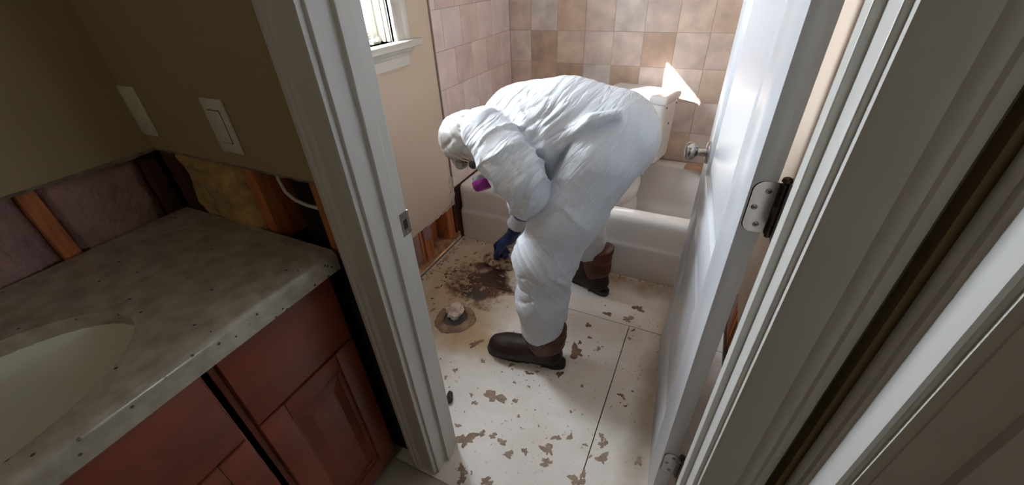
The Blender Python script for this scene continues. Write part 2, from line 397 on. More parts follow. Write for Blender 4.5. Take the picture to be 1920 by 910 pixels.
def vnoise(p):
    i = np.floor(p).astype(int); t = p - i; t = t * t * (3 - 2 * t); o = 0
    for dx in (0, 1):
        for dy in (0, 1):
            for dz in (0, 1):
                w = (t[:, 0] if dx else 1 - t[:, 0]) * (t[:, 1] if dy else 1 - t[:, 1]) * (t[:, 2] if dz else 1 - t[:, 2])
                o = o + w * _perm[(i[:, 0] + dx) % 64, (i[:, 1] + dy) % 64, (i[:, 2] + dz) % 64]
    return o
def ridge(p): return 1 - np.abs(2 * vnoise(p) - 1)
def sdf_obj(name, fn, lo, hi, h, m, parent=None, it=1, disp=None):
    V, Q = surf(fn, lo, hi, h); V = relax(V, Q, it)
    if disp is not None: V = V + vnormals(V, Q) * disp(V)[:, None]
    me = bpy.data.meshes.new(name); me.from_pydata(V.tolist(), [], Q.tolist()); me.update(); finish(me, m, 180)
    return link(bpy.data.objects.new(name, me), parent)

# ------------------------------------------------------------------ the setting
XL, YB, XR = -1.262, 2.585, 0.27          # left wall, back wall, bathroom right wall
YD0, YD1 = 0.490, 0.600                   # doorway wall faces
XJL, XJR = -0.572, 0.1254                 # jamb faces
XS = 0.250                                # vanity side wall
ZC, CUT = 2.42, 0.267
def structure(name, loc=(0, 0, 0), label=None):
    o = bpy.data.objects.new(name, None); o.empty_display_size = 0.05; o.location = loc; COL.objects.link(o)
    o['kind'] = 'structure'
    if label: o['label'] = label
    return o

# floor
fl = structure('floor', (0, 1, 0), 'white painted floor sheets, peeled and rotten near the left wall')
box('subfloor', -1.5, 2.2, -1.8, 2.75, -0.06, -0.019, 'cavity', fl)
G = 0.0019
pan1 = box('floor_panel', XL + .005, -0.128 - G, 0.470, 1.418 - G, -0.019, 0, 'floor', fl)
pan2 = box('floor_panel', -0.128 + G, XR, 0.470, 1.418 - G, -0.019, 0, 'floor', fl)
pan3 = box('floor_panel', XL + .005, XR, 1.418 + G, 2.60, -0.019, 0, 'floor', fl)
box('floor_panel', XL + .005, 2.1, -1.75, 0.470 - G, -0.019, 0, 'vfloor', fl)
PATCH = [(-0.532, 0.827, 0.045), (-0.593, 0.77, 0.016), (-0.449, 0.844, 0.013), (-0.549, 0.626, 0.035), (-0.464, 0.681, 0.017), (-0.423, 0.674, 0.016), (-0.383, 0.643, 0.022), (-0.265, 0.716, 0.028), (-0.25, 0.768, 0.018), (-0.207, 0.791, 0.016), (-0.252, 0.671, 0.023), (-0.103, 0.838, 0.015), (-0.093, 0.813, 0.017), (-0.08, 0.764, 0.022), (0.034, 0.803, 0.019), (-0.505, 0.531, 0.019), (-0.489, 0.505, 0.019), (-0.409, 0.53, 0.026), (-0.14, 0.655, 0.026), (-0.125, 0.684, 0.015), (-0.335, 0.676, 0.014), (-0.741, 1.037, 0.031), (-0.663, 0.963, 0.014), (-0.453, 0.985, 0.017), (-0.334, 1.032, 0.019), (-0.425, 1.006, 0.009), (-0.308, 1.173, 0.038), (-0.305, 1.348, 0.019), (-0.222, 1.229, 0.012), (-0.308, 1.23, 0.012), (-0.278, 1.276, 0.012), (-0.142, 1.462, 0.026), (-0.111, 1.551, 0.026), (-0.24, 1.457, 0.02), (-0.07, 1.031, 0.013), (-0.083, 1.036, 0.009), (-0.148, 0.785, 0.01), (-0.12, 0.753, 0.008), (-0.236, 0.887, 0.007), (-0.427, 0.925, 0.008), (-0.489, 0.919, 0.008), (-0.231, 1.014, 0.009), (-0.603, 0.662, 0.013), (-0.748, 0.873, 0.015), (-0.765, 0.826, 0.01), (-0.411, 0.789, 0.007), (-0.539, 0.994, 0.014), (-0.053, 0.994, 0.007), (-0.105, 1.399, 0.01), (-0.111, 1.342, 0.009), (-0.623, 0.797, 0.009), (-0.506, 0.67, 0.017), (-0.47, 0.535, 0.008)]
for i, (px, py, pr) in enumerate(PATCH):
    n = 22; ph = [random.uniform(0, 6.3) for _ in range(5)]; el = random.uniform(0.55, 1.0); ro = random.uniform(0, 3.1)
    ring = []
    for k in range(n):
        a = 2 * math.pi * k / n
        rr = pr * (0.82 + 0.26 * math.sin(2 * a + ph[0]) + 0.20 * math.sin(3 * a + ph[1]) + 0.17 * math.sin(5 * a + ph[2]) + 0.14 * math.sin(8 * a + ph[3]) + random.uniform(-.12, .12))
        x, y = rr * math.cos(a), rr * math.sin(a) * el
        ring.append((px + x * math.cos(ro) - y * math.sin(ro), py + x * math.sin(ro) + y * math.cos(ro)))
    V = [(x, y, 0.0009) for x, y in ring] + [(x, y, -0.002) for x, y in ring] + [(px, py, 0.0011)]
    F = [(k, (k + 1) % n, 2 * n) for k in range(n)] + [(k, n + k, n + (k + 1) % n, (k + 1) % n) for k in range(n)]
    from_py('bare_patch', V, F, 'bare2' if (py > 0.93 and i % 3 != 1) else 'bare', pan3 if py > 1.418 else (pan2 if px > -0.128 else pan1))
    for o in (COL.objects[-1],): o.parent = fl; o.matrix_parent_inverse = Matrix.Translation(-fl.location)

# ceiling and unseen enclosing walls
cl_ = box('ceiling', -1.5, 2.2, -1.8, 2.75, ZC, ZC + .05, 'ceil'); tag(cl_, 'plain white ceiling above both rooms', kind='structure')
wr = box('wall_rear', -1.5, 2.2, -1.8, -1.7, 0, ZC, 'paint_dim'); tag(wr, 'plain beige wall behind the viewer', kind='structure')

# ---- left wall (one plane, vanity room and bathroom)
wl = structure('wall_left', (XL, 0.5, 0), 'beige painted left wall with cut away lower drywall')
WT = 0.13
def wallL(y0, y1, z0, z1, name='drywall', m='paint', x0=XL - .013, x1=XL, **k):
    return box(name, x0, x1, y0, y1, z0, z1, m, wl, **k)
VC = 1.063
WY0, WY1, WZ0, WZ1 = 1.060, 1.482, 1.172, 2.02
wallL(-1.72, YD0, VC, ZC, m='paint_dim')                       # vanity room part, above the counter cut
wallL(-1.72, YD0, 0, 0.84, m='paint_dim')
wallL(YD1, WY0, CUT, ZC); wallL(WY0, WY1, CUT, WZ0); wallL(WY0, WY1, WZ1, ZC); wallL(WY1, 1.748, CUT + .006, ZC)
# outside sheathing closing the cavity
box('sheathing', XL - WT - .03, XL - WT, -1.72, WY0, 0, ZC, 'wooddark', wl)
box('sheathing', XL - WT - .03, XL - WT, WY0, WY1, 0, WZ0 - .01, 'wooddark', wl)
box('sheathing', XL - WT - .03, XL - WT, WY0, WY1, WZ1 + .01, ZC, 'wooddark', wl)
box('sheathing', XL - WT - .03, XL - WT, WY1, 2.75, 0, ZC, 'wooddark', wl)
# ragged paper edge along both cuts
def ragged(y0, y1, z, n, amp, x=XL + .0008, m='gypsum'):
    V, F = [], []
    for i in range(n + 1):
        y = y0 + (y1 - y0) * i / n; d = amp * (0.35 + random.random())
        V += [(x, y, z + .004), (x, y, z - d), (x - .013, y, z - d), (x - .013, y, z + .004)]
    for i in range(n):
        a = 4 * i; c = a + 4
        F += [(a, c, c + 1, a + 1), (a + 1, c + 1, c + 2, a + 2), (a + 2, c + 2, c + 3, a + 3)]
    return from_py('torn_paper', V, F, m, wl)
ragged(-0.6, YD0, VC, 60, 0.005, m='gypsumd'); ragged(YD1, 1.46, CUT, 40, 0.004); ragged(1.46, 1.748, CUT, 30, 0.012)
# studs behind the cut, bathroom side
XW = XL - .012
for y0, y1, mm in ((1.402, 1.420, 'wood'), (1.436, 1.478, 'wood'), (1.482, 1.505, 'wood'), (1.668, 1.706, 'wood'), (1.708, 1.732, 'wood'), (1.00, 1.04, 'wood'), (0.70, 0.74, 'wood')):
    box('stud', XW - .092, XW, y0, y1, 0.042, 0.62, mm, wl, bevel=.0015)
box('bottom_plate', XW - .092, XW + .004, YD1, 1.79, 0.0, 0.042, 'woodpale', wl, bevel=.002)
box('cavity_back', XW - .10, XW - .094, YD1, 1.79, 0.0, 0.5, 'wood', wl)
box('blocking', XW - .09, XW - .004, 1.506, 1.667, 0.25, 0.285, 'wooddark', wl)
wp = box('insulation_facing', XW - .03, XW - .004, 1.33, 1.402, 0.05, 0.28, 'pink', wl, bevel=.006)
wp = box('insulation_facing', XW - .006, XW + .002, 1.436, 1.504, 0.165, 0.272, 'pink', wl, bevel=.003)
# torn gypsum climbing beside the tub
pts = [(1.700, .262), (1.715, .30), (1.705, .335), (1.722, .36), (1.715, .40), (1.722, .44), (1.775, .45), (1.768, .40), (1.775, .37), (1.755, .345), (1.762, .315), (1.745, .285), (1.738, .255)]
V = [(XL + .001, y, z) for y, z in pts] + [(XL - .012, y, z) for y, z in pts]; n = len(pts)
from_py('torn_gypsum', V, [tuple(range(n))[::-1]] + [(i, (i + 1) % n, n + (i + 1) % n, n + i) for i in range(n)], 'gypsum', wl)
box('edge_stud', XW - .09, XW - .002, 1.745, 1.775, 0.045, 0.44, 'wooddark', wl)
# studs and pink batts behind the counter, vanity room
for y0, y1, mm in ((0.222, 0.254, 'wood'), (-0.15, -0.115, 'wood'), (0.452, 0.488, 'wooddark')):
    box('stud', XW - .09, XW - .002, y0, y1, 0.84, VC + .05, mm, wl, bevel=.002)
def batt(name, y0, y1, z0, z1, m, x):
    ny, nz = 26, 14; V, F = [], []
    for j in range(nz + 1):
        for i in range(ny + 1):
            y = y0 + (y1 - y0) * i / ny; z = z0 + (z1 - z0) * j / nz
            e = min(i, ny - i) / 3.0; e2 = min(1, e)
            V.append((x - .022 + .020 * e2 + .004 * math.sin(31 * y + 5 * z) + .003 * math.sin(70 * z + 40 * y), y, z))
    for j in range(nz):
        for i in range(ny):
            a = j * (ny + 1) + i; F.append((a, a + 1, a + ny + 2, a + ny + 1))
    o = from_py(name, V, F, m, wl, 180); md = o.modifiers.new('thick', 'SOLIDIFY'); md.thickness = .05; md.offset = -1 ; return o
batt('insulation_batt', 0.256, 0.452, 0.86, VC + .02, 'pink', XW - .004)
batt('insulation_batt', -0.113, 0.221, 0.86, VC + .02, 'pink', XW - .004)
# tiled part of the left wall
box('tile_backer', XL - .016, XL + .0042, 1.752, YB + .02, 0.36, ZC, 'grout', wl)
box('tub_side_backing', XL - .05, XL + .003, 1.777, YB + .02, 0.0, 0.37, 'wooddark', wl)
box('tile_edge_strip', XL - .012, XL + .0075, 1.744, 1.752, 0.435, ZC, 'schluter', wl)
TP, TH, ZT = 0.170, 0.1795, 1.083
def tile_mesh(w, h, t, rnd):
    bm = bmesh.new(); bm_box(bm, 0, w, 0, t, 0, h)
    es = [e for e in bm.edges if all(abs(v.co.y) < 1e-6 for v in e.verts)]
    bmesh.ops.bevel(bm, geom=es, offset=.0022, segments=2, affect='EDGES', profile=.6)
    bmesh.ops.recalc_face_normals(bm, faces=bm.faces)
    me = bpy.data.meshes.new('tile'); bm.to_mesh(me); bm.free(); return me
_tc = {}
def tile(w, h, m, loc, rz, parent):
    k = (round(w, 4), round(h, 4), m)
    if k not in _tc:
        me = tile_mesh(w, h, .009, 0); finish(me, m, 40); _tc[k] = me
    o = bpy.data.objects.new('tile', _tc[k]); COL.objects.link(o)
    o.location = loc; o.rotation_euler = (0, 0, rz); o.parent = parent; o.matrix_parent_inverse = Matrix.Translation(-parent.location)
    return o
g = .0012
rows = [ZT + TH * k for k in range(-4, 7)]
for ri, z0 in enumerate(rows):
    off = (0.0, 0.085, 0.04)[ri % 3]
    ys = [1.752] + [y for y in [1.752 + off - TP + TP * k for k in range(1, 7)] if 1.752 + .02 < y < YB - .02] + [YB - .008]
    for a, c in zip(ys[:-1], ys[1:]):
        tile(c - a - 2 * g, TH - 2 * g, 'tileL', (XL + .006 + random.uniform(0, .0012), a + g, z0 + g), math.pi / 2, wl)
# ---- back wall
wb = structure('wall_back', (0, YB, 0), 'back wall of mottled beige square tiles above the tub')
box('tile_backer', XL - .02, XR + .02, YB - .0022, YB + .06, 0.0, ZC, 'grout', wb)
xs = [XL + .008, -1.112, -0.937, -0.764, -0.594, -0.424, -0.252, -0.083, 0.088, XR]
for z0 in rows:
    for a, c in zip(xs[:-1], xs[1:]):
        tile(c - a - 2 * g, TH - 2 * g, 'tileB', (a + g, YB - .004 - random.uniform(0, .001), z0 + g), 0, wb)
# ---- right wall of the bathroom
wrt = structure('wall_right', (XR, 1.6, 0), 'beige right wall behind the open door, cut open at the bottom')
box('drywall', XR, XR + .013, YD1, YB + .02, 0.235, ZC, 'paint', wrt)
box('sheathing', XR + .10, XR + .13, YD1 - .1, YB + .1, 0, ZC, 'wooddark', wrt)
box('bottom_plate', XR + .004, XR + .09, YD1, 1.79, 0, .042, 'wooddark', wrt)
for y0 in (0.78, 1.18, 1.42, 1.47): box('stud', XR + .006, XR + .09, y0, y0 + .038, .042, .3, 'wood', wrt)
box('insulation_facing', XR + .012, XR + .03, 1.30, 1.42, .02, .19, 'woodpale', wrt, bevel=.005)

# ---- doorway wall
wd = structure('wall_doorway', (-0.9, YD0, 0), 'shade-darkened beige wall left of the doorway with switch plates and a cut bottom edge')
box('drywall', XL, -0.60, YD0, YD0 + .013, VC + .003, ZC, 'paint_dim', wd)
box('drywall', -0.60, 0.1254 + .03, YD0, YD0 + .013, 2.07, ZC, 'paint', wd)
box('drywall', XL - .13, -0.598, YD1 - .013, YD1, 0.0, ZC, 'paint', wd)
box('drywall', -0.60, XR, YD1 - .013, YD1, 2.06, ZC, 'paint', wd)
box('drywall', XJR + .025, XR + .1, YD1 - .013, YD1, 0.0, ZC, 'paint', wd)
box('drywall', 0.2385, XS + .012, YD0 - .004, YD0 + .02, 0.0, ZC, 'paint_dim', wd)
box('gap_back', 0.14, 0.26, YD1 - .03, YD1 - .014, 0, ZC, 'cavity', wd)  # near-black sheet paints the shade inside the gap
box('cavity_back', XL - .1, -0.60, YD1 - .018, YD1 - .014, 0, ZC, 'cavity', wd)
for x0, x1, mm, y0 in ((-0.948, -0.908, 'wood', YD0 + .012), (-0.728, -0.69, 'wood', YD0 + .012), (-0.66, -0.615, 'wood', YD0 + .014), (-1.258, -1.205, 'wooddark', YD0 + .004)):
    box('stud', x0, x1, y0, YD1 - .016, 0.86, ZC - .1, mm, wd, bevel=.0015)
box('cavity_back', -0.80, -0.61, YD0 + .02, YD0 + .03, 0.0, 0.86, 'cavity', wd)  # near-black sheet painting in the shade of the bay below the counter
# torn paper along the cut
V, F = [], []; n = 60
for i in range(n + 1):
    x = XL + (-0.60 - XL) * i / n; d = .004 * (0.3 + random.random()); 
    V += [(x, YD0 - .0008, VC + .006), (x, YD0 - .0008, VC + .003 - d), (x, YD0 + .012, VC + .003 - d)]
for i in range(n): F += [(3 * i, 3 * i + 1, 3 * i + 4, 3 * i + 3), (3 * i + 1, 3 * i + 2, 3 * i + 5, 3 * i + 4)]
from_py('torn_paper', V, F, 'gypsumd', wd)
sdf_obj('insulation_batt', lambda P: smin(rbox(P, (-1.075, YD0 + .05, .97), (.125, .042, .13), .02), ell(P, (-1.06, YD0 + .022, .95), (.09, .03, .07)), .03),
        (-1.24, YD0 - .01, .82), (-.93, YD0 + .11, 1.12), .006, 'yellow', wd, 1,
        lambda V: .014 * (ridge(V * 16) - .6) + .006 * ridge(V * 45) - .004)

# ---- door frame trims
def casing(name, xo, xi, label):
    s = 1 if xi > xo else -1; w = abs(xi - xo); y = YD0
    pr = [(0, 0), (0, -.0185), (.006, -.0205), (.012, -.0195), (.0155, -.0155), (.022, -.0170), (.028, -.0150), (.033, -.0105), (.046, -.0118), (.062, -.0118), (.076, -.0128), (.082, -.0136), (.085, -.0125), (.0855, -.009), (.0855, 0)]
    k = w / .0855
    o = extrude_xy(name, [(xo + s * a * k, y + c) for a, c in pr], 0.003, 2.15, 'trim')
    return tag(o, label, kind='structure')
casing('trim_1', -0.664, -0.5795, 'white moulded door casing left of the doorway beside the vanity')
casing('trim_2', 0.2185, 0.1325, 'white moulded door casing right of the doorway')
def jamb(name, x, s, label):
    # s: +1 left jamb (opening towards +x)
    t = .019
    p = [(x - s * t, YD0 - .0005), (x, YD0 - .0005), (x, .536), (x + s * .0105, .536), (x + s * .0105, .568), (x, .568), (x, YD1 + .002), (x - s * t, YD1 + .002)]
    o = extrude_xy(name, p, 0.0, 2.06, 'trim', None, 20)
    md = o.modifiers.new('bevel', 'BEVEL'); md.width = .0015; md.segments = 2; md.limit_method = 'ANGLE'
    return tag(o, label, kind='structure')
j1 = jamb('trim_3', XJL, 1, 'white left door jamb with stop and strike plate')
j2 = jamb('trim_4', XJR, -1, 'white right door jamb where the door is hinged')
h_ = box('trim_5', XJL - .02, XJR + .02, YD0, YD1, 2.06, 2.08, 'trim'); tag(h_, 'white head jamb across the top of the doorway', kind='structure')
# inside casing, bathroom side of the left jamb
o = extrude_xy('trim_6', [(-0.650, YD1), (-0.650, YD1 + .014), (-0.60, YD1 + .010), (-0.578, YD1 + .010), (-0.578, YD1)], 0.003, 2.12, 'trim'); tag(o, 'white inner door casing on the bathroom side of the left jamb', kind='structure')
# strike plate
sp_ = thing('strike_plate', (XJL + .001, .5915, .91), 'satin nickel strike plate on the left door jamb', 'strike plate')
bm = bmesh.new(); bm_box(bm, XJL - .0005, XJL + .0016, .578, .585, .910, .968); bm_box(bm, XJL - .0005, XJL + .0016, .598, .606, .910, .968)
bm_box(bm, XJL - .0005, XJL + .0016, .585, .598, .910, .926); bm_box(bm, XJL - .0005, XJL + .0016, .585, .598, .950, .968)
from_bm('plate', bm, 'steel', sp_)
box('bolt_hole', XJL - .0004, XJL + .0009, .585, .598, .926, .950, 'black', sp_)
for z in (.917, .960): lathe('screw', [(.0032, 0), (.0030, .0012), (.0005, .0014)], 'screw', sp_, 12, frame_to((XJL + .0016, .5915, z), (1, 0, 0)))

# ---- vanity side wall with the next doorway
ws = structure('wall_side', (XS, .4, 0), 'beige side wall strip beside the next doorway at the right')
box('drywall', XS, XS + .013, .380, YD0, 0, ZC, 'paint_dim', ws)
box('drywall', XS, XS + .013, -0.46, .380, 2.07, ZC, 'paint_dim', ws)
box('drywall', XS, XS + .013, -1.75, -.46, 0, ZC, 'paint_dim', ws)
pr = [(0, 0), (0, -.0100), (.006, -.0110), (.012, -.0100), (.018, -.0070), (.024, -.0080), (.031, -.0085), (.036, -.0050), (.041, -.0052), (.045, -.0092), (.049, -.0095), (.078, -.0102), (.084, -.0095), (.0865, -.006), (.0865, 0)]
o = extrude_xy('trim_7', [(XS + c, .4685 - a) for a, c in pr], 0.003, 2.15, 'trim'); tag(o, 'bright white door casing at the far right edge', kind='structure')
o = extrude_xy('trim_8', [(XS - .0005, .400), (XS - .0005, .377), (XS + .010, .377), (XS + .0105, .3745), (XS + .055, .3745), (XS + .055, .363), (XS + .09, .363), (XS + .09, .3745), (XS + .15, .3745), (XS + .15, .40)], 0, 2.07, 'trim', None, 20); tag(o, 'grey shaded door jamb at the lower right corner', kind='structure')
o = box('trim_9', XS, XS + .15, -0.46, -0.44, 0, 2.07, 'trim'); tag(o, 'white near jamb of the right side doorway', kind='structure')
# room beyond the side doorway, with its window
wz = structure('wall_far_room', (1.62, -.2, 0), 'beige walls of the room through the side doorway')
X2 = 1.6
wy0, wy1, wz0_, wz1_ = 0.32, 0.52, 1.34, 1.54
box('drywall', X2, X2 + .1, -1.75, 0.75, 0, wz0_, 'paint', wz); box('drywall', X2, X2 + .1, -1.75, .75, wz1_, ZC, 'paint', wz)
box('drywall', X2, X2 + .1, -1.75, wy0, wz0_, wz1_, 'paint', wz); box('drywall', X2, X2 + .1, wy1, .75, wz0_, wz1_, 'paint', wz)
box('drywall', XS + .15, X2, 0.65, 0.75, 0, ZC, 'paint', wz)

# ---- window in the left wall
win = structure('window_1', (XL, 1.23, WZ0), 'white framed bathroom window at the top left, bright with daylight')
bm = bmesh.new()
for a in ((XL - WT - .03, XL - .002, WY1, WY1 + .018, WZ0 - .02, WZ1 + .02), (XL - WT - .03, XL - .002, WY0 - .018, WY0, WZ0 - .02, WZ1 + .02), (XL - WT - .03, XL - .002, WY0, WY1, WZ1, WZ1 + .02), (XL - WT - .03, XL - .002, WY0, WY1, WZ0 - .02, WZ0)): bm_box(bm, *a)
from_bm('reveal', bm, 'trim', win)
for s, yi in ((1, WY1), (-1, WY0)):
    pts = [(XL, yi), (XL + .010, yi), (XL + .0105, yi + s * .022), (XL + .008, yi + s * .026), (XL + .0085, yi + s * .060), (XL + .013, yi + s * .066), (XL + .016, yi + s * .072), (XL + .0165, yi + s * .086), (XL + .012, yi + s * .090), (XL, yi + s * .090)]
    extrude_xy('window_casing', pts, WZ0 - .002, WZ1 + .09, 'trim', win)
box('window_head_casing', XL, XL + .014, WY0, WY1, WZ1, WZ1 + .09, 'trim', win, bevel=.002)
bm = bmesh.new(); bm_box(bm, XL - WT, XL + .046, WY0 - .13, 1.612, WZ0 - .028, WZ0, .004, 2); from_bm('window_sill', bm, 'trim', win, 40)
# apron with cove moulding under the sill
pz = [(0, -.099), (.012, -.099), (.013, -.060), (.016, -.056), (.019, -.048), (.027, -.040), (.030, -.034), (.034, -.028), (0, -.028)]
V = [(XL + a, y, WZ0 + c) for y in (WY0 - .09, 1.553) for a, c in pz]; n = len(pz)
for i in range(n, 2 * n): V[i] = (V[i][0], 1.535 + pz[i - n][0] * .55, V[i][2])
from_py('window_apron', V, [tuple(range(n)), tuple(range(n, 2 * n))[::-1]] + [(i, n + i, n + (i + 1) % n, (i + 1) % n) for i in range(n)], 'trim', win)
xs0 = XL - WT + .01
sash = box('sash', xs0, xs0 + .035, WY1 - .036, WY1 - .002, WZ0 + .001, WZ1, 'trim', win, bevel=.003)
box('sash', xs0, xs0 + .035, WY0 + .002, WY0 + .036, WZ0 + .001, WZ1, 'trim', win, bevel=.003)
box('sash', xs0, xs0 + .035, WY0 + .036, WY1 - .036, WZ0 + .001, WZ0 + .040, 'trim', win, bevel=.003)
box('sash', xs0, xs0 + .035, WY0 + .036, WY1 - .036, WZ1 - .040, WZ1, 'trim', win, bevel=.003)
box('pane', xs0 + .014, xs0 + .018, WY0 + .036, WY1 - .036, WZ0 + .04, WZ1 - .04, 'glass', win)
for y0, y1, x0 in ((WY1 - .014, WY1, XL - .055), (WY1 - .008, WY1, XL - .035)): box('stop_bead', x0, x0 + .016, y0, y1, WZ0, WZ1, 'trim', win, bevel=.002)
crank = box('crank_base', XL - .062, XL - .022, 1.375, 1.425, WZ0 + .001, WZ0 + .016, 'plate2', win, bevel=.005)
tube('crank_handle', [(XL - .04, 1.395, WZ0 + .016), (XL - .036, 1.392, WZ0 + .034), (XL - .028, 1.37, WZ0 + .036), (XL - .022, 1.335, WZ0 + .032)], .0055, 'plate2', win, 8)
lathe('crank_knob', [(.004, -.009), (.009, -.006), (.011, 0), (.009, .006), (.004, .009)], 'plate2', win, 14, frame_to((XL - .018, 1.402, WZ0 + .018), (1, .2, .3)))

# ------------------------------------------------------------------ bathroom door (open, hinged at the right jamb)
DL = 0.703; P0 = Vector((.0807, .660, 0)); P1 = Vector((.0175, 1.360, 0)); dv = (P1 - P0).normalized(); nv = Vector((-dv.y, dv.x, 0))  # nv points to -x (visible face)
DM = Matrix(((dv.x, -nv.x, 0, P0.x), (dv.y, -nv.y, 0, P0.y), (0, 0, 1, 0), (0, 0, 0, 1)))   # local: x along leaf, y into thickness, z up
dr = structure('door_1', P0, 'white panelled bathroom door standing open on the right')
ST, TK = .135, .035
zs = [.012, .255, .752, .868, 2.04]
def dbox(name, x0, x1, y0, y1, z0, z1, m, bevel=.0012, parent=dr): return box(name, x0, x1, y0, y1, z0, z1, m, parent, bevel, 2, DM)
dbox('stile', 0, ST, 0, TK, zs[0], zs[4], 'door'); dbox('stile', DL - .115, DL, 0, TK, zs[0], zs[4], 'door')
dbox('rail', ST, DL - .115, 0.0002, TK - .0002, zs[0], zs[1], 'door'); dbox('rail', ST, DL - .115, 0.0002, TK - .0002, zs[2], zs[3], 'door'); dbox('rail', ST, DL - .115, 0.0002, TK - .0002, 1.93, zs[4], 'door')
def panel(z0, z1):
    x0, x1 = ST, DL - .115; bm = bmesh.new()
    prof = [(0, .0005), (.004, .0015), (.012, .0085), (.018, .0105), (.020, .0095), (.048, .0042)]
    rings = []
    for a, d in prof: rings.append([bm.verts.new((x, d, z)) for x, z in ((x0 + a, z0 + a), (x1 - a, z0 + a), (x1 - a, z1 - a), (x0 + a, z1 - a))])
    for p, q in zip(rings[:-1], rings[1:]):
        for k in range(4): bm.faces.new((p[k], p[(k + 1) % 4], q[(k + 1) % 4], q[k]))
    bm.faces.new(rings[-1])
    back = [bm.verts.new((x, TK - .006, z)) for x, z in ((x0, z0), (x1, z0), (x1, z1), (x0, z1))]; bm.faces.new(back[::-1])
    for k in range(4): bm.faces.new((rings[0][k], back[k], back[(k + 1) % 4], rings[0][(k + 1) % 4]))
    bmesh.ops.transform(bm, matrix=DM, verts=bm.verts); return from_bm('panel', bm, 'door', dr)
panel(zs[1], zs[2]); panel(zs[3], 1.93)
# knob on the visible face, plain rose
kp = DM @ Vector((.632, 0, .925)); nf = nv
lathe('knob', [(.0005, 0), (.034, 0), (.034, .004), (.029, .009), (.014, .011), (.012, .020), (.0125, .032), (.018, .036), (.0265, .043), (.029, .052), (.027, .061), (.020, .067), (.0005, .069)], 'steel', dr, 32, frame_to(kp, nf))
kb = DM @ Vector((.632, TK, .925))
lathe('knob', [(.0005, 0), (.034, 0), (.034, .004), (.029, .009), (.014, .011), (.012, .032), (.018, .036), (.0265, .043), (.029, .052), (.027, .061), (.020, .067), (.0005, .069)], 'steel', dr, 32, frame_to(kb, -nf))
# hinges: leaf let into the door edge, barrel, leaf on the jamb
def hinge(zc, hh=.089):
    hg = bpy.data.objects.new('hinge', None); hg.location = DM @ Vector((0, .03, zc)); hg.empty_display_size = .02; COL.objects.link(hg)
    hg.parent = dr; hg.matrix_parent_inverse = Matrix.Translation(-dr.location)
    def sub(o):
        o.parent = hg; o.matrix_parent_inverse = (Matrix.Translation(hg.location)).inverted(); return o
    # leaf outline: rounded corners towards the visible face; leaf lies in plane local x = 0 (edge), spans local y
    def leaf(y_in, y_out, r, x, t):
        pts = []
        for cx, cz, a0 in ((y_in + r, zc - hh / 2 + r, math.pi), (y_in + r, zc + hh / 2 - r, math.pi / 2)):
            for k in range(7):
                a = a0 + (math.pi / 2) * (k / 6) if a0 == math.pi else a0 + math.pi / 2 * (k / 6)
                pts.append((cx + r * math.cos(a), cz + r * math.sin(a)))
        lo_ = [(y_in + r + r * math.cos(math.pi + math.pi / 2 * k / 6), zc - hh / 2 + r + r * math.sin(math.pi + math.pi / 2 * k / 6)) for k in range(7)]
        hi_ = [(y_in + r + r * math.cos(math.pi / 2 + math.pi / 2 * k / 6), zc + hh / 2 - r + r * math.sin(math.pi / 2 + math.pi / 2 * k / 6)) for k in range(7)]
        return hi_ + lo_ + [(y_out, zc - hh / 2), (y_out, zc + hh / 2)]
    for (y0, x0, t, mm, nm, gr) in ((.0035, -.0003, .0006, 'black', 'mortise', .0012), (.0050, -.0016, .0018, 'steel', 'leaf', 0)):
        pts = leaf(y0, .041, .016, 0, 0)
        V = [DM @ Vector((x0, a, c)) for a, c in pts] + [DM @ Vector((x0 + t, a, c)) for a, c in pts]; n = len(pts)
        sub(from_py(nm, V, [tuple(range(n))] + [tuple(range(n, 2 * n))[::-1]] + [(i, (i + 1) % n, n + (i + 1) % n, n + i) for i in range(n)], mm))
    for (a, c) in ((.026, zc + hh * .33), (.014, zc), (.024, zc - hh * .34)):
        mt = DM @ Matrix.Translation((-.0016, a, c)) @ Matrix.Rotation(-math.pi / 2, 4, 'Y')
        sub(lathe('screw', [(.0048, 0), (.0046, .0006), (.0030, .0011), (.0005, .0012)], 'screw', None, 16, mt))
        for q in (0, math.pi / 2):
            sub(box('screw_slot', -.0024, .0024, -.0005, .0005, .0011, .00135, 'black', None, 0, 2, mt @ Matrix.Rotation(q + .6, 4, 'Z')))
    bx = Vector((XJR + .001, .6075, 0)); bb = DM @ Vector((-.004, .0445, 0))
    c = Vector((bb.x, bb.y, 0))
    for i in range(5):
        z0 = zc - hh / 2 + hh * i / 5; bm = bmesh.new()
        lathe_bm(bm, [(.0062, z0 + .0004), (.0065, z0 + .001), (.0065, z0 + hh / 5 - .001), (.0062, z0 + hh / 5 - .0004)], 16, Matrix.Translation(c))
        sub(from_bm('knuckle', bm, 'steeld', None, 50))
    sub(lathe('pin', [(.0045, zc - hh / 2 - .004), (.0045, zc + hh / 2 + .002), (.0075, zc + hh / 2 + .004), (.0065, zc + hh / 2 + .009), (.003, zc + hh / 2 + .011)], 'steeld', None, 14, Matrix.Translation(c)))
    # jamb leaf wraps from the barrel to the jamb
    V = []
    for z in (zc - hh / 2 + .001, zc + hh / 2 + .004):
        V += [(c.x + .002, c.y - .006, z), (XJR + .0015, YD1 - .001, z), (XJR + .0045, YD1 - .001, z), (c.x + .006, c.y - .002, z)]
    sub(from_py('jamb_leaf', V, [(0, 1, 2, 3), (7, 6, 5, 4), (0, 4, 5, 1), (1, 5, 6, 2), (2, 6, 7, 3), (3, 7, 4, 0)], 'steeld'))
hinge(1.083); hinge(0.30); hinge(1.86)

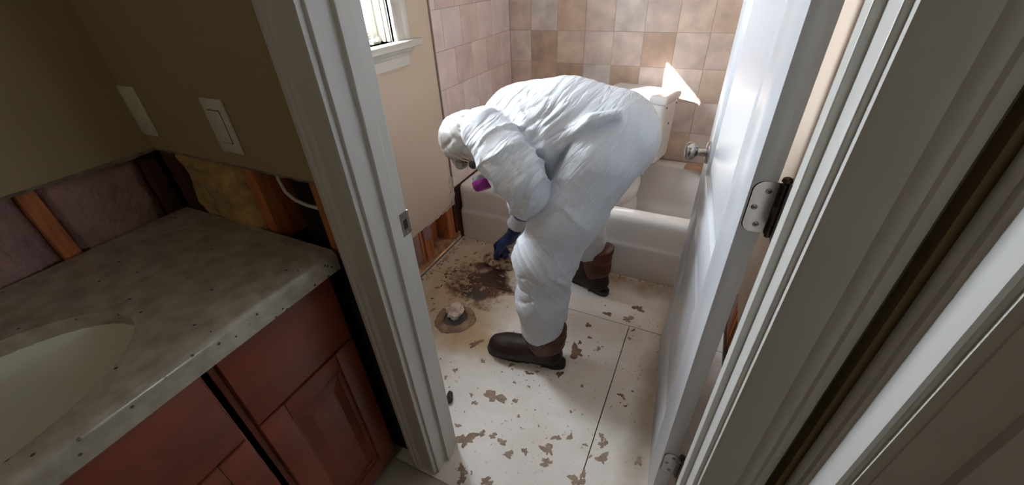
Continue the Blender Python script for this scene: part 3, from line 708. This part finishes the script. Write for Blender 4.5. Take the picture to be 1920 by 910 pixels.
# ------------------------------------------------------------------ vanity
ZT_, CF = 0.897, -0.700
YS0, YS1 = -1.10, YD0 - .002
ct = thing('countertop', (-.98, -.3, .85), 'speckled beige stone countertop with a pale rounded front edge', 'countertop')
# stone slab with an elliptical sink cut out
SC = (-0.912, -0.100); SA, SB = 0.170, 0.275      # half sizes in x and y
bm = bmesh.new()
n = 64
inn = [(SC[0] + SA * math.cos(2 * math.pi * k / n), SC[1] + SB * math.sin(2 * math.pi * k / n)) for k in range(n)]
outl = []
x0, x1, y0, y1 = XL + .002, CF, YS0, YS1
for k in range(n):
    a = 2 * math.pi * k / n; dx, dy = math.cos(a), math.sin(a)
    t = min(((x1 if dx > 0 else x0) - SC[0]) / dx if abs(dx) > 1e-9 else 9, ((y1 if dy > 0 else y0) - SC[1]) / dy if abs(dy) > 1e-9 else 9)
    outl.append((SC[0] + dx * t, SC[1] + dy * t))
for cxx, cyy in ((x0, y0), (x0, y1), (x1, y0), (x1, y1)):
    k = min(range(n), key=lambda i: (outl[i][0] - cxx) ** 2 + (outl[i][1] - cyy) ** 2); outl[k] = (cxx, cyy)
def lvl(pts, z): return [bm.verts.new((x, y, z)) for x, y in pts]
def shrink(pts, d): return [(min(x, x1 - d), y) for x, y in pts]
e1 = lvl(inn, ZT_); o1 = lvl(shrink(outl, .012), ZT_); o2 = lvl(shrink(outl, .004), ZT_ - .004); o3 = lvl(shrink(outl, 0), ZT_ - .013); o4 = lvl(shrink(outl, 0), ZT_ - .050); o5 = lvl(shrink(outl, .03), ZT_ - .052); e2 = lvl(inn, ZT_ - .030); e3 = lvl(inn, ZT_ - .052)
for p, q in ((e1, o1), (o1, o2), (o2, o3), (o3, o4), (o4, o5), (o5, e3), (e3, e2), (e2, e1)):
    for k in range(n): bm.faces.new((p[k], p[(k + 1) % n], q[(k + 1) % n], q[k]))
from_bm('slab', bm, 'stone', ct, 40)
# sink
sk = thing('sink', (SC[0], SC[1], .70), 'bisque oval undermount sink bowl set in the countertop', 'sink')
bm = bmesh.new(); rings = []
for s_, z in ((1.10, ZT_ - .031), (1.0, ZT_ - .031), (.985, ZT_ - .038), (.93, ZT_ - .058), (.83, ZT_ - .083), (.66, ZT_ - .108), (.4, ZT_ - .124), (.12, ZT_ - .130), (.115, ZT_ - .15)):
    rings.append([bm.verts.new((SC[0] + (SA * s_ + .004) * math.cos(2 * math.pi * k / 48), SC[1] + (SB * s_ + .004) * math.sin(2 * math.pi * k / 48), z)) for k in range(48)])
for p, q in zip(rings[:-1], rings[1:]):
    for k in range(48): bm.faces.new((p[k], p[(k + 1) % 48], q[(k + 1) % 48], q[k]))
bo = from_bm('bowl', bm, 'sink', sk, 60); md = bo.modifiers.new('thick', 'SOLIDIFY'); md.thickness = .008; md.offset = 0
lathe('drain', [(.022, 0), (.022, .003), (.016, .004), (.0005, .002)], 'steel', sk, 24, Matrix.Translation((SC[0], SC[1], ZT_ - .131)))
# cabinets
CX = -0.735
def cabinet(y0, y1, z1, label, face_x, right=True):
    c = thing('vanity_cabinet', ((XL + CX) / 2, (y0 + y1) / 2, 0), label, 'cabinet', 'vanity base cabinets')
    bm = bmesh.new(); bm_box(bm, XL + .02, face_x - .022, y0, y1, .07, .66); bm_box(bm, XL + .02, face_x - .07, y0 + .001, y1 - .001, .0, .07); from_bm('body', bm, 'cherryd', c)
    if right: box('filler_strip', XL + .03, face_x - .020, y1, YD0 - .001, 0, z1 - .01, 'cherryd', c)
    fb = box('face_frame', face_x - .022, face_x - .012, y0, y1, .06, z1 - .003, 'cherry', c, bevel=.001)
    df = box('drawer_front', face_x - .012, face_x + .007, y0 + .012, y1 - .006, .622, z1 - .022, 'cherry', c, bevel=.004)
    d = bpy.data.objects.new('door', None); d.location = (face_x, (y0 + y1) / 2, .06); COL.objects.link(d); d.parent = c; d.matrix_parent_inverse = Matrix.Translation(-c.location)
    def sub(o): o.parent = d; o.matrix_parent_inverse = Matrix.Translation(-d.location)
    ya, yb, za, zb = y0 + .012, y1 - .006, .045, .615; fw = .062
    for nm, a in (('stile', (ya, ya + fw, za, zb)), ('stile', (yb - fw, yb, za, zb)), ('rail', (ya + fw, yb - fw, za, za + fw)), ('rail', (ya + fw, yb - fw, zb - fw, zb))):
        sub(box(nm, face_x - .012, face_x + .007, a[0], a[1], a[2], a[3], 'cherry', None, .003))
    bm = bmesh.new(); rg_ = []
    for a, dx in ((0, -.004), (.006, -.006), (.010, -.006), (.040, .0025), (.046, .003)):
        rg_.append([bm.verts.new((face_x + dx, y, z)) for y, z in ((ya + fw + a, za + fw + a), (yb - fw - a, za + fw + a), (yb - fw - a, zb - fw - a), (ya + fw + a, zb - fw - a))])
    for p, q in zip(rg_[:-1], rg_[1:]):
        for k in range(4): bm.faces.new((p[k], p[(k + 1) % 4], q[(k + 1) % 4], q[k]))
    bm.faces.new(rg_[-1]); sub(from_bm('panel', bm, 'cherry', None))
    return c
cabinet(0.182, 0.478, .846, 'cherry wood vanity cabinet nearest the door casing', CX)
cabinet(-0.42, 0.170, .846, 'cherry wood vanity cabinet under the sink, left of the other', CX, False)
# wall plates above the counter
def wall_plate(x, z, name, label, m, rocker):
    t = thing(name, (x, YD0, z - .057), label, 'wall plate')
    box('plate', x - .036, x + .036, YD0 - .0055, YD0, z - .058, z + .058, m, t, bevel=.0025)
    if rocker:
        box('rocker', x - .017, x + .017, YD0 - .0085, YD0 - .003, z - .034, z + .034, m, t, bevel=.002)
        box('rocker_gap', x - .0185, x + .0185, YD0 - .0060, YD0 - .004, z - .0355, z + .0355, 'black', t)
    else:
        for dz in (.02, -.02): lathe('outlet_face', [(.0165, 0), (.0160, .002), (.0005, .0022)], m, t, 20, frame_to((x, YD0 - .005, z + dz), (0, -1, 0)))
    for dz in (.048, -.048) if rocker else (0,): lathe('screw', [(.003, 0), (.0028, .001), (.0004, .0012)], m, t, 10, frame_to((x, YD0 - .0055, z + dz), (0, -1, 0)))
wall_plate(-1.232, 1.163, 'outlet_plate', 'ivory wall plate in the corner left of the other plate', 'plate', False)
wall_plate(-0.917, 1.159, 'switch_plate', 'white rocker switch plate nearer the door casing', 'plate2', True)
# cable hanging in the open stud bay
cb = tube('electrical_cable', [(-.838, YD0 + .03, 1.10), (-.836, YD0 + .022, 1.066), (-.832, YD0 + .018, 1.04), (-.818, YD0 + .014, 1.015), (-.795, YD0 + .014, 1.000), (-.765, YD0 + .016, .992), (-.735, YD0 + .02, .988), (-.70, YD0 + .03, .985)], .0042, 'cable')
tag(cb, 'pale cable sagging in the dark open wall bay above the counter', 'cable')

# ------------------------------------------------------------------ bathtub
TY0, TY1, TZ = 1.783, YB - .010, 0.372
tb = thing('bathtub', (-.5, 2.18, 0), 'bone white alcove bathtub along the tiled back wall', 'bathtub')
def tubf(P):
    c = ((XL + .008 + XR - .004) / 2, (TY0 + TY1) / 2, TZ / 2); hx = (XR - .004 - XL - .008) / 2; hy = (TY1 - TY0) / 2
    d = rbox(P, (c[0], c[1], c[2] - .1), (hx, hy, TZ / 2 + .1), .035)
    d = np.maximum(d, .002 - P[..., 2])
    # moulded apron: the lower field stands a little proud
    ap = rbox(P, (c[0], TY0 + .10, .10), (hx - .002, .106, .105), .008); d = smin(d, ap, .012)
    z = P[..., 2]; sl = (z - .05) * .16
    q = P.copy(); q[..., 0] = (P[..., 0] + .50) * (1 - 0.0 * z)
    cav = rbox(q - np.stack([0 * z, 0 * z, 0 * z], -1), (0, 2.185, .50), (.645, .285, .445), .10)
    return smax(d, -(cav - sl + .03), .035)
sdf_obj('tub_shell', tubf, (XL - .02, TY0 - .03, -.02), (XR + .03, TY1 + .02, TZ + .03), .0095, 'tub', tb, 1)
lathe('tub_drain', [(.03, 0), (.03, .004), (.02, .005), (.0005, .003)], 'steel', tb, 20, Matrix.Translation((-1.0, 2.185, .058)))
# broken tile lying on the back rim
sh = from_py('tile_shard', [(-.068, 2.44, .376), (.075, 2.40, .376), (.085, 2.475, .376), (.0, 2.51, .376), (-.06, 2.49, .376), (-.068, 2.44, .393), (.075, 2.40, .393), (.085, 2.475, .393), (.0, 2.51, .393), (-.06, 2.49, .393)],
             [(4, 3, 2, 1, 0), (5, 6, 7, 8, 9)] + [(i, (i + 1) % 5, 5 + (i + 1) % 5, 5 + i) for i in range(5)], 'tilebrown'); tag(sh, 'broken brown tile piece on the tub rim behind the door knob', 'tile')

# ------------------------------------------------------------------ toilet standing in the tub
tl = thing('toilet', (-.42, 2.20, .06), 'white toilet set down inside the bathtub behind the worker', 'toilet')
TM = Matrix.Translation((-.413, 2.280, .055)) @ Matrix.Rotation(math.radians(-15), 4, 'Z')
def tsub(o):
    o.data.transform(TM); return o
def bowlf(P):
    d = chain(P, [(0, .06, .30, .115), (0, -.12, .30, .165), (0, -.20, .31, .160)], .05, (1, 1, 1.25))
    d = np.maximum(d, P[..., 2] - .385)
    ped = chain(P, [(0, .06, .02, .105), (0, -.10, .02, .10)], .03, (1, 1, .5))
    ped = smin(ped, chain(P, [(0, .05, .10, .085), (0, -.03, .24, .10)], .05), .06)
    d = smin(d, ped, .06)
    d = smin(d, rbox(P, (0, .13, .345), (.105, .085, .045), .02), .03)
    d = smax(d, -ell(P, (0, -.16, .40), (.115, .155, .14)), .02)
    return np.maximum(d, .001 - P[..., 2])
tsub(sdf_obj('bowl', bowlf, (-.22, -.42, -.02), (.22, .25, .43), .009, 'porc', tl, 1))
tsub(sdf_obj('seat', lambda P: np.maximum(np.maximum(rbox(P, (0, -.13, .398), (.185, .215, .011), .010), ell(P, (0, -.13, .398), (.185, .225, .3))), -ell(P, (0, -.15, .398), (.115, .145, .3))), (-.22, -.40, .36), (.22, .12, .43), .006, 'porc', tl, 0))
def tankf(P):
    z = P[..., 2]; k = 1 - .05 * np.clip((.75 - z) / .36, 0, 1)
    q = P.copy(); q[..., 0] = P[..., 0] / k; q[..., 1] = .155 + (P[..., 1] - .155) / (k * .98)
    d = rbox(q, (0, .155, .550), (.185, .097, .176), .028)
    return d
tsub(sdf_obj('tank', tankf, (-.24, .03, .37), (.24, .28, .78), .008, 'porc', tl, 1))
tsub(sdf_obj('tank_lid', lambda P: rbox(P, (0, .155, .738), (.193, .103, .022), .014), (-.25, .02, .69), (.25, .29, .77), .006, 'porc', tl, 1))
lv = lathe('flush_lever', [(.011, 0), (.011, .008), (.006, .010), (.0005, .011)], 'steel', tl, 16, TM @ frame_to((-.14, .057, .66), (0, -1, 0)))
for dy in (.088, .218):
    lathe('bolt_mark', [(.0055, 0), (.005, .002), (.0005, .0025)], 'black', tl, 10, TM @ frame_to((.1842, dy, .700), (1, 0, 0)))
lathe('bolt_mark', [(.006, 0), (.005, .002), (.0005, .0025)], 'black', tl, 10, TM @ frame_to((.1815, .155, .60), (1, 0, 0)))

# ------------------------------------------------------------------ toilet flange and rag
fx, fy = -0.912, 1.135
fg = thing('toilet_flange', (fx, fy, 0), 'dirty wax ring round the open toilet drain in the floor', 'drain flange')
bm = bmesh.new(); n = 56
prof = [(.056, .001), (.057, .008), (.062, .013), (.070, .0145), (.080, .012), (.090, .007), (.098, .003), (.100, .0005)]
rings = []
for k in range(n):
    a = 2 * math.pi * k / n; w = 1 + .04 * math.sin(3 * a + 1) + .02 * math.sin(7 * a) + random.uniform(-.02, .02)
    rings.append([bm.verts.new((fx + r * w * math.cos(a), fy + r * w * math.sin(a), z * (1 + .25 * math.sin(5 * a + 2)))) for r, z in prof])
for k in range(n):
    p, q = rings[k], rings[(k + 1) % n]
    for i in range(len(prof) - 1): bm.faces.new((p[i], q[i], q[i + 1], p[i + 1]))
from_bm('wax_ring', bm, 'wax', fg, 60)
lathe('drain_pipe', [(.057, .0015), (.056, .006), (.050, .0062), (.048, .002), (.0005, .0018)], 'pipe', fg, 40, Matrix.Translation((fx, fy, 0)))
bm = bmesh.new(); bmesh.ops.create_icosphere(bm, subdivisions=3, radius=1.0)
rv = np.array([v.co[:] for v in bm.verts]); rn = 0.62 + 0.75 * ridge(rv * 1.7 + 4) ** 2 + 0.25 * ridge(rv * 4.1 + 11)
for v_, k in zip(bm.verts, rn):
    c_ = v_.co * float(k); v_.co = Vector((fx - .004 + c_.x * .034, fy + .010 + c_.y * .034, .036 + c_.z * .034 * (1.0 if c_.z > 0 else .8)))
rag = from_bm('rag', bm, 'rag')
tag(rag, 'crumpled off-white rag stuffed in the open toilet drain', 'rag')

# rot debris: loose crumbs nobody could count
V, F = [], []
def crumb(x, y, z, s):
    n0 = len(V); a = random.uniform(0, 6.3); sx_, sy_, sz = s * random.uniform(.6, 1.6), s * random.uniform(.35, .8), s * random.uniform(.2, .6)
    for dx, dy, dz in ((-1, -1, 0), (1, -.7, 0), (.8, 1, 0), (-.9, .8, 0), (-.5, -.5, 1), (.6, -.4, .8), (.5, .5, 1), (-.4, .4, .7)):
        X, Y = dx * sx_, dy * sy_; V.append((x + X * math.cos(a) - Y * math.sin(a), y + X * math.sin(a) + Y * math.cos(a), z + dz * sz))
    for q in ((0, 1, 5, 4), (1, 2, 6, 5), (2, 3, 7, 6), (3, 0, 4, 7), (4, 5, 6, 7)): F.append(tuple(n0 + i for i in q))
for _ in range(240):
    a, r_ = random.uniform(0, 6.3), abs(random.gauss(.06, .13))
    x, y = -1.03 + r_ * math.cos(a) * .9, 1.39 + r_ * math.sin(a) * .9
    if x < XL + .03 or (x - fx) ** 2 + (y - fy) ** 2 < .0105: continue
    crumb(x, y, 0, random.choice((.004, .005, .007, .010, .013)))
for _ in range(150): crumb(random.uniform(XL + .012, XL + .045), random.uniform(.95, 1.77), 0, random.choice((.004, .006, .009)))
for _ in range(110): crumb(random.uniform(-1.15, .05), random.uniform(1.752, 1.776), 0, random.choice((.003, .004, .006)))
for _ in range(120): crumb(random.uniform(-.80, .03), random.uniform(.62, 1.5), 0, random.choice((.0015, .002, .0035)))
dbr = from_py('rot_debris', V, F, 'crumb'); tag(dbr, 'loose crumbs of rotten wood scattered over the stained floor', 'debris', kind='stuff')
wc = sdf_obj('wood_scrap', lambda P: chain(P, [(-.700, .762, .010, .010), (-.690, .735, .012, .012), (-.696, .715, .008, .007)], .01), (-.73, .68, -.004), (-.66, .79, .04), .004, 'baredark', None, 0, lambda V: .005 * (ridge(V * 60) - .5)); tag(wc, 'small dark wood scrap on the floor beside the left jamb', 'wood scrap')
ck = sdf_obj('debris_chunk', lambda P: smin(ell(P, (-.955, 1.625, .018), (.055, .04, .022)), ell(P, (-.88, 1.61, .012), (.07, .05, .018)), .03), (-1.05, 1.5, -.003), (-.78, 1.72, .06), .005, 'crumb', None, 0, lambda V: .010 * (ridge(V * 40) - .5)); tag(ck, 'grey crumbling floor chunk under the blue glove', 'debris')

# ------------------------------------------------------------------ the worker
pe = thing('person', (-.45, 1.33, 0), 'person in a white hooded coverall bending over to scrape the floor', 'person')
TORSO = [(-.273, 1.30, .933, .153), (-.44, 1.30, .945, .150), (-.60, 1.30, .930, .136), (-.70, 1.31, .88, .095)]
LEGN = [(-.300, 1.215, .885, .140), (-.372, 1.145, .70, .112), (-.425, 1.10, .53, .103), (-.430, 1.07, .34, .088), (-.420, 1.06, .14, .078)]
LEGF = [(-.29, 1.385, .87, .13), (-.37, 1.50, .68, .11), (-.425, 1.58, .48, .085), (-.41, 1.605, .30, .078), (-.39, 1.61, .12, .072)]
ARMN = [(-.645, 1.12, .972, .080), (-.555, 1.06, .920, .079), (-.490, 1.04, .865, .073), (-.470, 1.05, .815, .066), (-.498, 1.10, .745, .056), (-.530, 1.14, .700, .043)]
ARMF = [(-.65, 1.45, .88, .085), (-.60, 1.54, .73, .072), (-.62, 1.56, .58, .062), (-.725, 1.59, .42, .055), (-.812, 1.622, .24, .047)]
def suit(P):
    t = chain(P, TORSO, .08, (1, .85, 1))
    l = smin(np.maximum(chain(P, LEGN, .06), .185 - P[..., 2]), np.maximum(chain(P, LEGF, .06), .225 - P[..., 2]), .03)
    d = smin(t, l, .012)
    d = smax(d, -chain(P, [(-.345, 1.115, .985, .004), (-.385, 1.10, .92, .009), (-.440, 1.085, .815, .013)], .01, (1, .30, 1)), .010)
    # pocket flap ridge on the near hip
    d = smin(d, chain(P, [(-.365, 1.135, .985, .010), (-.345, 1.13, 1.005, .014), (-.305, 1.135, 1.038, .018), (-.235, 1.165, 1.055, .014)], .01), .03)
    a = smin(chain(P, ARMN[:4], .04), np.maximum(chain(P, ARMN[3:], .02), (P - np.array([-.522, 1.125, .715], np.float32)) @ np.array([-.50, .60, -.62], np.float32)), .012)
    d = smin(d, a, .007)
    f = np.maximum(chain(P, ARMF, .04), (P - np.array([-.785, 1.612, .292], np.float32)) @ np.array([-.40, 0.1, -.91], np.float32))
    return smin(d, f, .03)
def sdist(p, a, c):
    a = np.array(a[:3]); c = np.array(c[:3]); ba = c - a; h = np.clip((p - a) @ ba / (ba @ ba), 0, 1)
    return np.linalg.norm(p - a - h[:, None] * ba, axis=1)
def folds(V):
    x, y, z = V.T
    dt = np.minimum(sdist(V, TORSO[0], TORSO[1]), sdist(V, TORSO[1], TORSO[3])) - .14
    dl = np.minimum.reduce([sdist(V, a, c) for a, c in list(zip(LEGN[:-1], LEGN[1:]))]) - .10
    dlf = np.minimum.reduce([sdist(V, a, c) for a, c in list(zip(LEGF[:-1], LEGF[1:]))]) - .09
    da = np.minimum.reduce([sdist(V, a, c) for a, c in list(zip(ARMN[:-1], ARMN[1:]))]) - .075
    m_ = np.stack([dt, dl, dlf, da], 1); w = np.exp(-np.clip(m_, -.05, 1) / .018); w /= w.sum(1, keepdims=True)
    # torso: long folds fanning from the shoulder over the flank to the hip
    ox, oz = x + .72, z - .98
    ang = np.arctan2(oz, ox); rad = np.hypot(ox, oz)
    cx = x * .80 - z * .60
    wv = vnoise(np.stack([x * 6, y * 6, z * 6], 1)) - .5
    v_ = x * .6 + z * .8
    fan = np.arctan2(z - .80, x + .86) * 9
    t1 = ridge(np.stack([fan * 1.15 + wv * 1.6, y * 2 + 3, rad * 3], 1))
    t2 = ridge(np.stack([fan * 2.4 + wv * 2.2, y * 3, rad * 5 + 9], 1))
    t3 = ridge(np.stack([cx * 44 + wv * 3.0, y * 4 + 7, v_ * 6], 1))
    tm = np.clip((-.20 - x) / .16, 0.10, 1) * np.clip((1.12 - z) / .08, .3, 1)
    T = (.010 * (t1 - .6) - .011 * t1 ** 9 - .009 * t2 ** 8 + .005 * (t2 - .6) - .006 * t3 ** 7) * tm
    # legs: fine creases running across, strongest at knee and crotch
    l1 = ridge(np.stack([x * 4 + 2, y * 4, z * 12 + 7 * x + wv * 2.2], 1))
    l2 = ridge(np.stack([x * 6, y * 6 + 4, z * 26 - 14 * x + wv * 2.4], 1))
    l3 = ridge(np.stack([x * 9, y * 9 + 4, z * 30 + 22 * x + wv * 3], 1))
    km = np.exp(-((z - .50) / .12) ** 2) + .9 * np.exp(-((z - .27) / .09) ** 2) + .30 + .5 * np.exp(-((z - .75) / .08) ** 2)
    Lg = (.0035 * (l1 - .6) + .005 * l1 ** 8 - .0045 * l2 ** 8 + .0035 * l3 ** 8) * km
    s_ = -(x * .72 - z * .55 - y * .3)
    a1 = ridge(np.stack([s_ * 17 + wv * 2.8, y * 7, (x + z) * 7], 1))
    a2 = ridge(np.stack([s_ * 30 + wv * 3.5, y * 9, (x + z) * 12 + 5], 1))
    am = np.clip((x + .70) / .14, .35, 1)
    A = (.008 * (a1 - .6) + .009 * a1 ** 7 - .008 * a2 ** 6 + .003 * (a2 - .5)) * am
    return w[:, 0] * T + (w[:, 1] + w[:, 2]) * Lg + w[:, 3] * A
sdf_obj('coverall', suit, (-.95, .88, .15), (-.03, 1.75, 1.17), .0052, 'suit', pe, 1, folds)

# boots
def boot(heel, toe, top, rs, label=None):
    h = Vector((heel[0], heel[1], 0)); t = Vector((toe[0], toe[1], 0)); d = (t - h).normalized(); L = (t - h).length
    k = L / .33; o = h + d * (.085 * k)
    mt = Matrix(((d.x, -d.y, 0, o.x), (d.y, d.x, 0, o.y), (0, 0, 1, 0), (0, 0, 0, 1)))
    bt = bpy.data.objects.new('boot', None); bt.location = o; bt.empty_display_size = .03; COL.objects.link(bt); bt.parent = pe; bt.matrix_parent_inverse = Matrix.Translation(-pe.location)
    def sub(ob):
        ob.data.transform(mt); ob.parent = bt; ob.matrix_parent_inverse = Matrix.Translation(-bt.location); return ob
    def foot(P):
        f = chain(P, [(-.035 * k, 0, .062, .044), (.04 * k, 0, .068, .047), (.11 * k, 0, .052, .047), (.165 * k, .004, .047, .046), (.195 * k, .006, .045, .043)], .04, (1, .98, 1))
        f = smin(f, chain(P, [(-.02 * k, 0, .07, .046), (-.012 * k, 0, .125, .050)], .04), .03)
        f = np.maximum(f, P[..., 2] - .130)
        return np.maximum(f, .024 - P[..., 2])
    sub(sdf_obj('vamp', foot, (-.12, -.08, .0), (.28, .08, .16), .0042, 'boot', None, 1, lambda V: .0022 * (ridge(V * np.array([30, 20, 40])) - .5)))
    sub(sdf_obj('shaft', lambda P: np.maximum(np.maximum(chain(P, [(-.012 * k, 0, .10, .0535), (-.010, 0, .15, rs * .86), (-.012, 0, .30, rs * 1.04)], .03), P[..., 2] - top - .012 * np.abs(P[..., 0]) / .06), .090 - P[..., 2] - .55 * np.clip(P[..., 0], -.05, .1)), (-.13, -.11, .02), (.12, .11, .30), .0045, 'shaft', None, 1,
        lambda V: .006 * (ridge(np.stack([V[:, 0] * 9, V[:, 1] * 9, V[:, 2] * 26], 1)) - .5)))
    def outline(off, xa, xb):
        pts = []
        for i in range(40):
            a = 2 * math.pi * i / 40; c, s = math.cos(a), math.sin(a)
            x = (.075 + .165 * c) * k; w_ = .036 + .010 * max(0, c) + (-.006 if -.6 < c < .15 else 0)
            x = x + off * c; y = (w_ + off) * (abs(s) ** .62) * (1 if s > 0 else -1) + .004 * max(0, c)
            pts.append((min(max(x, xa), xb), y))
        return pts
    def slab(nm, pts, z0, z1, m):
        n = len(pts); V = [(x, y, z0) for x, y in pts] + [(x, y, z1) for x, y in pts]
        return sub(from_py(nm, V, [tuple(range(n))[::-1], tuple(range(n, 2 * n))] + [(i, (i + 1) % n, n + (i + 1) % n, n + i) for i in range(n)], m, None, 50))
    slab('sole', outline(.006, -1, 1), .010, .028, 'rubber')
    slab('heel_block', outline(.005, -1, .0), .0, .012, 'rubber'); slab('sole_front', outline(.004, .055, 1), .0, .012, 'rubber')
boot((-.335, 1.078), (-.672, 1.040), .198, .088)
boot((-.282, 1.588), (-.575, 1.700), .26, .070)

# gloved hands
def hand_chains(wr, F, D, curl, thumb, sc=1.0):
    F = Vector(F).normalized(); D = Vector(D); D = (D - F * D.dot(F)).normalized(); Lt = F.cross(D)
    wr = Vector(wr); out = []
    for i, (lat, ln) in enumerate(((.034, .92), (.012, 1.0), (-.011, .95), (-.031, .78))):
        kn = wr + (F * (.092 - .004 * abs(i - 1)) + Lt * lat) * sc
        pts = [(*(wr + (F * .012 + Lt * lat * .55) * sc), .020 * sc), (*kn, .0135 * sc)]
        ang = 0; p = kn
        for j, (l_, r_) in enumerate(((.046, .0118), (.030, .0108), (.024, .0090))):
            ang += math.radians(curl[j] * (1 + .08 * i)); d_ = F * math.cos(ang) - D * math.sin(ang) + Lt * (lat * 1.6 if j == 0 else 0)
            p = p + d_.normalized() * l_ * ln * sc; pts.append((*p, r_ * sc))
        out.append(pts)
    t0 = wr + (F * .022 + Lt * .030 * thumb) * sc; t1 = t0 + (F * .038 + Lt * .028 * thumb - D * .020) * sc; t2 = t1 + (F * .030 + Lt * .006 * thumb - D * .016) * sc; t3 = t2 + (F * .022 - Lt * .004 * thumb - D * .012) * sc
    out.append([(*t0, .017 * sc), (*t1, .0145 * sc), (*t2, .0125 * sc), (*t3, .0095 * sc)])
    return out
def glove(name, wr, F, D, curl, thumb, cuff, h=.0034, sc=1.0):
    ch = hand_chains(wr, F, D, curl, thumb, sc)
    wv_ = np.array(wr); P_all = np.array([p[:3] for c in ch for p in c] + [cuff])
    def fn(P):
        d = None
        for c in ch:
            mc = seg_(P, c[0][:3], c[1][:3], c[0][3], c[1][3]); d = mc if d is None else smin(d, mc, .022)
        for c in ch: d = smin(d, chain(P, c[1:], .008), .007)
        return smin(d, seg_(P, wr, cuff, .031, .036), .02)
    return sdf_obj(name, fn, P_all.min(0) - .05, P_all.max(0) + .05, h, 'glove', pe, 1, lambda V: .0012 * (ridge(V * 70) - .5))
glove('glove', (-.838, 1.628, .190), (-.075, .012, -.060), (-.62, .05, .78), (38, 48, 25), -1, (-.800, 1.615, .262), sc=1.14)
glove('glove', (-.545, 1.150, .676), (.050, .085, -.060), (-.7, -.5, -.45), (25, 30, 20), 1, (-.528, 1.135, .712), .004)

# head in the hood
HC = Vector((-.856, 1.312, .852)); U = Vector((-.955, .02, -.296)).normalized(); FD = Vector((.296, -.03, -.955)); FD = (FD - U * FD.dot(U)).normalized(); SD = U.cross(FD)
def hloc(P):
    q = P - np.array(HC, np.float32)
    return np.stack([q @ np.array(FD, np.float32), q @ np.array(SD, np.float32), q @ np.array(U, np.float32)], -1)
def headf(P):
    q = hloc(P)
    d = smin(ell(q, (-.008, 0, .022), (.088, .071, .088)), ell(q, (.022, 0, -.050), (.060, .052, .062)), .04)
    d = smin(d, chain(q, [(.076, 0, .005, .010), (.098, 0, -.030, .013)], .01), .012)           # nose
    d = smin(d, chain(q, [(.078, -.032, .022, .010), (.078, .032, .022, .010)], .01), .012)        # brow
    for s in (-1, 1):
        d = smax(d, -ell(q, (.088, s * .031, .003), (.018, .017, .011)), .008)
        d = smin(d, ell(q, (.070, s * .031, .003), (.012, .013, .012)), .004)
        d = smin(d, ell(q, (-.005, s * .074, -.012), (.018, .008, .030)), .006)                   # ear
    d = smin(d, chain(q, [(.078, -.020, -.066, .007), (.078, .020, -.066, .007)], .01), .008)       # mouth
    return smin(d, seg_(q, (-.01, 0, -.06), (-.045, 0, -.15), .055, .060), .03)
sdf_obj('head', headf, tuple(np.array(HC) - .2), tuple(np.array(HC) + .2), .005, 'skin', pe, 1)
for s in (-1, 1):
    c_ = HC + FD * .0765 + SD * (s * .031) + U * .003
    lathe('eye', [(.0005, -.008), (.008, -.005), (.0105, 0), (.008, .006), (.0005, .009)], 'black', pe, 14, frame_to(c_, FD))
def hoodf(P):
    q = hloc(P)
    d = smin(ell(q, (-.004, 0, .010), (.096, .088, .096)), seg_(q, (-.01, 0, -.03), (-.02, 0, -.12), .082, .082), .05)
    d = smin(d, chain(q, [(.06, .055, -.06, .026), (.085, 0, .055, .025), (.06, -.055, -.06, .026)], .03), .03)
    cav = smin(ell(q, (.055, 0, -.015), (.085, .068, .082)), seg_(q, (.05, 0, -.02), (.20, 0, -.06), .066, .085), .02)
    return smax(d, -cav, .008)
sdf_obj('hood', hoodf, tuple(np.array(HC) - .24), tuple(np.array(HC) + .24), .005, 'hood', pe, 1, lambda V: .010 * (ridge(V * np.array([16, 22, 16])) - .55) - .008 * ridge(V * np.array([26, 20, 26]) + 3) ** 7 + .003 * (ridge(V * 45) - .5))
# half mask respirator with two magenta cartridges
rp = bpy.data.objects.new('respirator', None); rp.location = HC; COL.objects.link(rp); rp.parent = pe; rp.matrix_parent_inverse = Matrix.Translation(-pe.location)
def rsub(o): o.parent = rp; o.matrix_parent_inverse = Matrix.Translation(-rp.location); return o
rsub(sdf_obj('face_piece', lambda P: (lambda q: smin(ell(q, (.075, 0, -.055), (.050, .048, .048)), chain(q, [(.085, -.065, -.050, .020), (.10, 0, -.055, .024), (.085, .065, -.050, .020)], .02), .02))(hloc(P)), tuple(np.array(HC) - .2), tuple(np.array(HC) + .2), .0045, 'mask', None, 1))
for s, q3 in ((-1, None), (1, None)):
    ax_ = (FD * .80 + SD * (s * -.35) - U * .25).normalized()
    # the worker's left side faces the viewer (-y)
    sgn = 1 if (SD * s).y < 0 else -1
    base_ = HC + FD * .128 + SD * (s * .084) - U * .074
    ax_ = (FD * .93 + SD * (s * .25) - U * .15).normalized()
    ft = frame_to(base_, ax_)
    rsub(lathe('filter_ring', [(.022, -.004), (.031, 0), (.032, .016), (.030, .018)], 'fring', None, 28, ft))
    rsub(lathe('filter_cartridge', [(.030, .016), (.0375, .019), (.0385, .028), (.0380, .042), (.035, .046), (.033, .054), (.026, .059), (.0005, .060)], 'magenta', None, 30, ft))
for s in (-1, 1):
    a = HC + FD * .085 + SD * (s * .062) - U * .055
    rsub(tube('strap', [a, HC + FD * .055 + SD * (s * .088) - U * .02, HC + FD * .02 + SD * (s * .082) + U * .03], .0022, 'strap', None, 6))
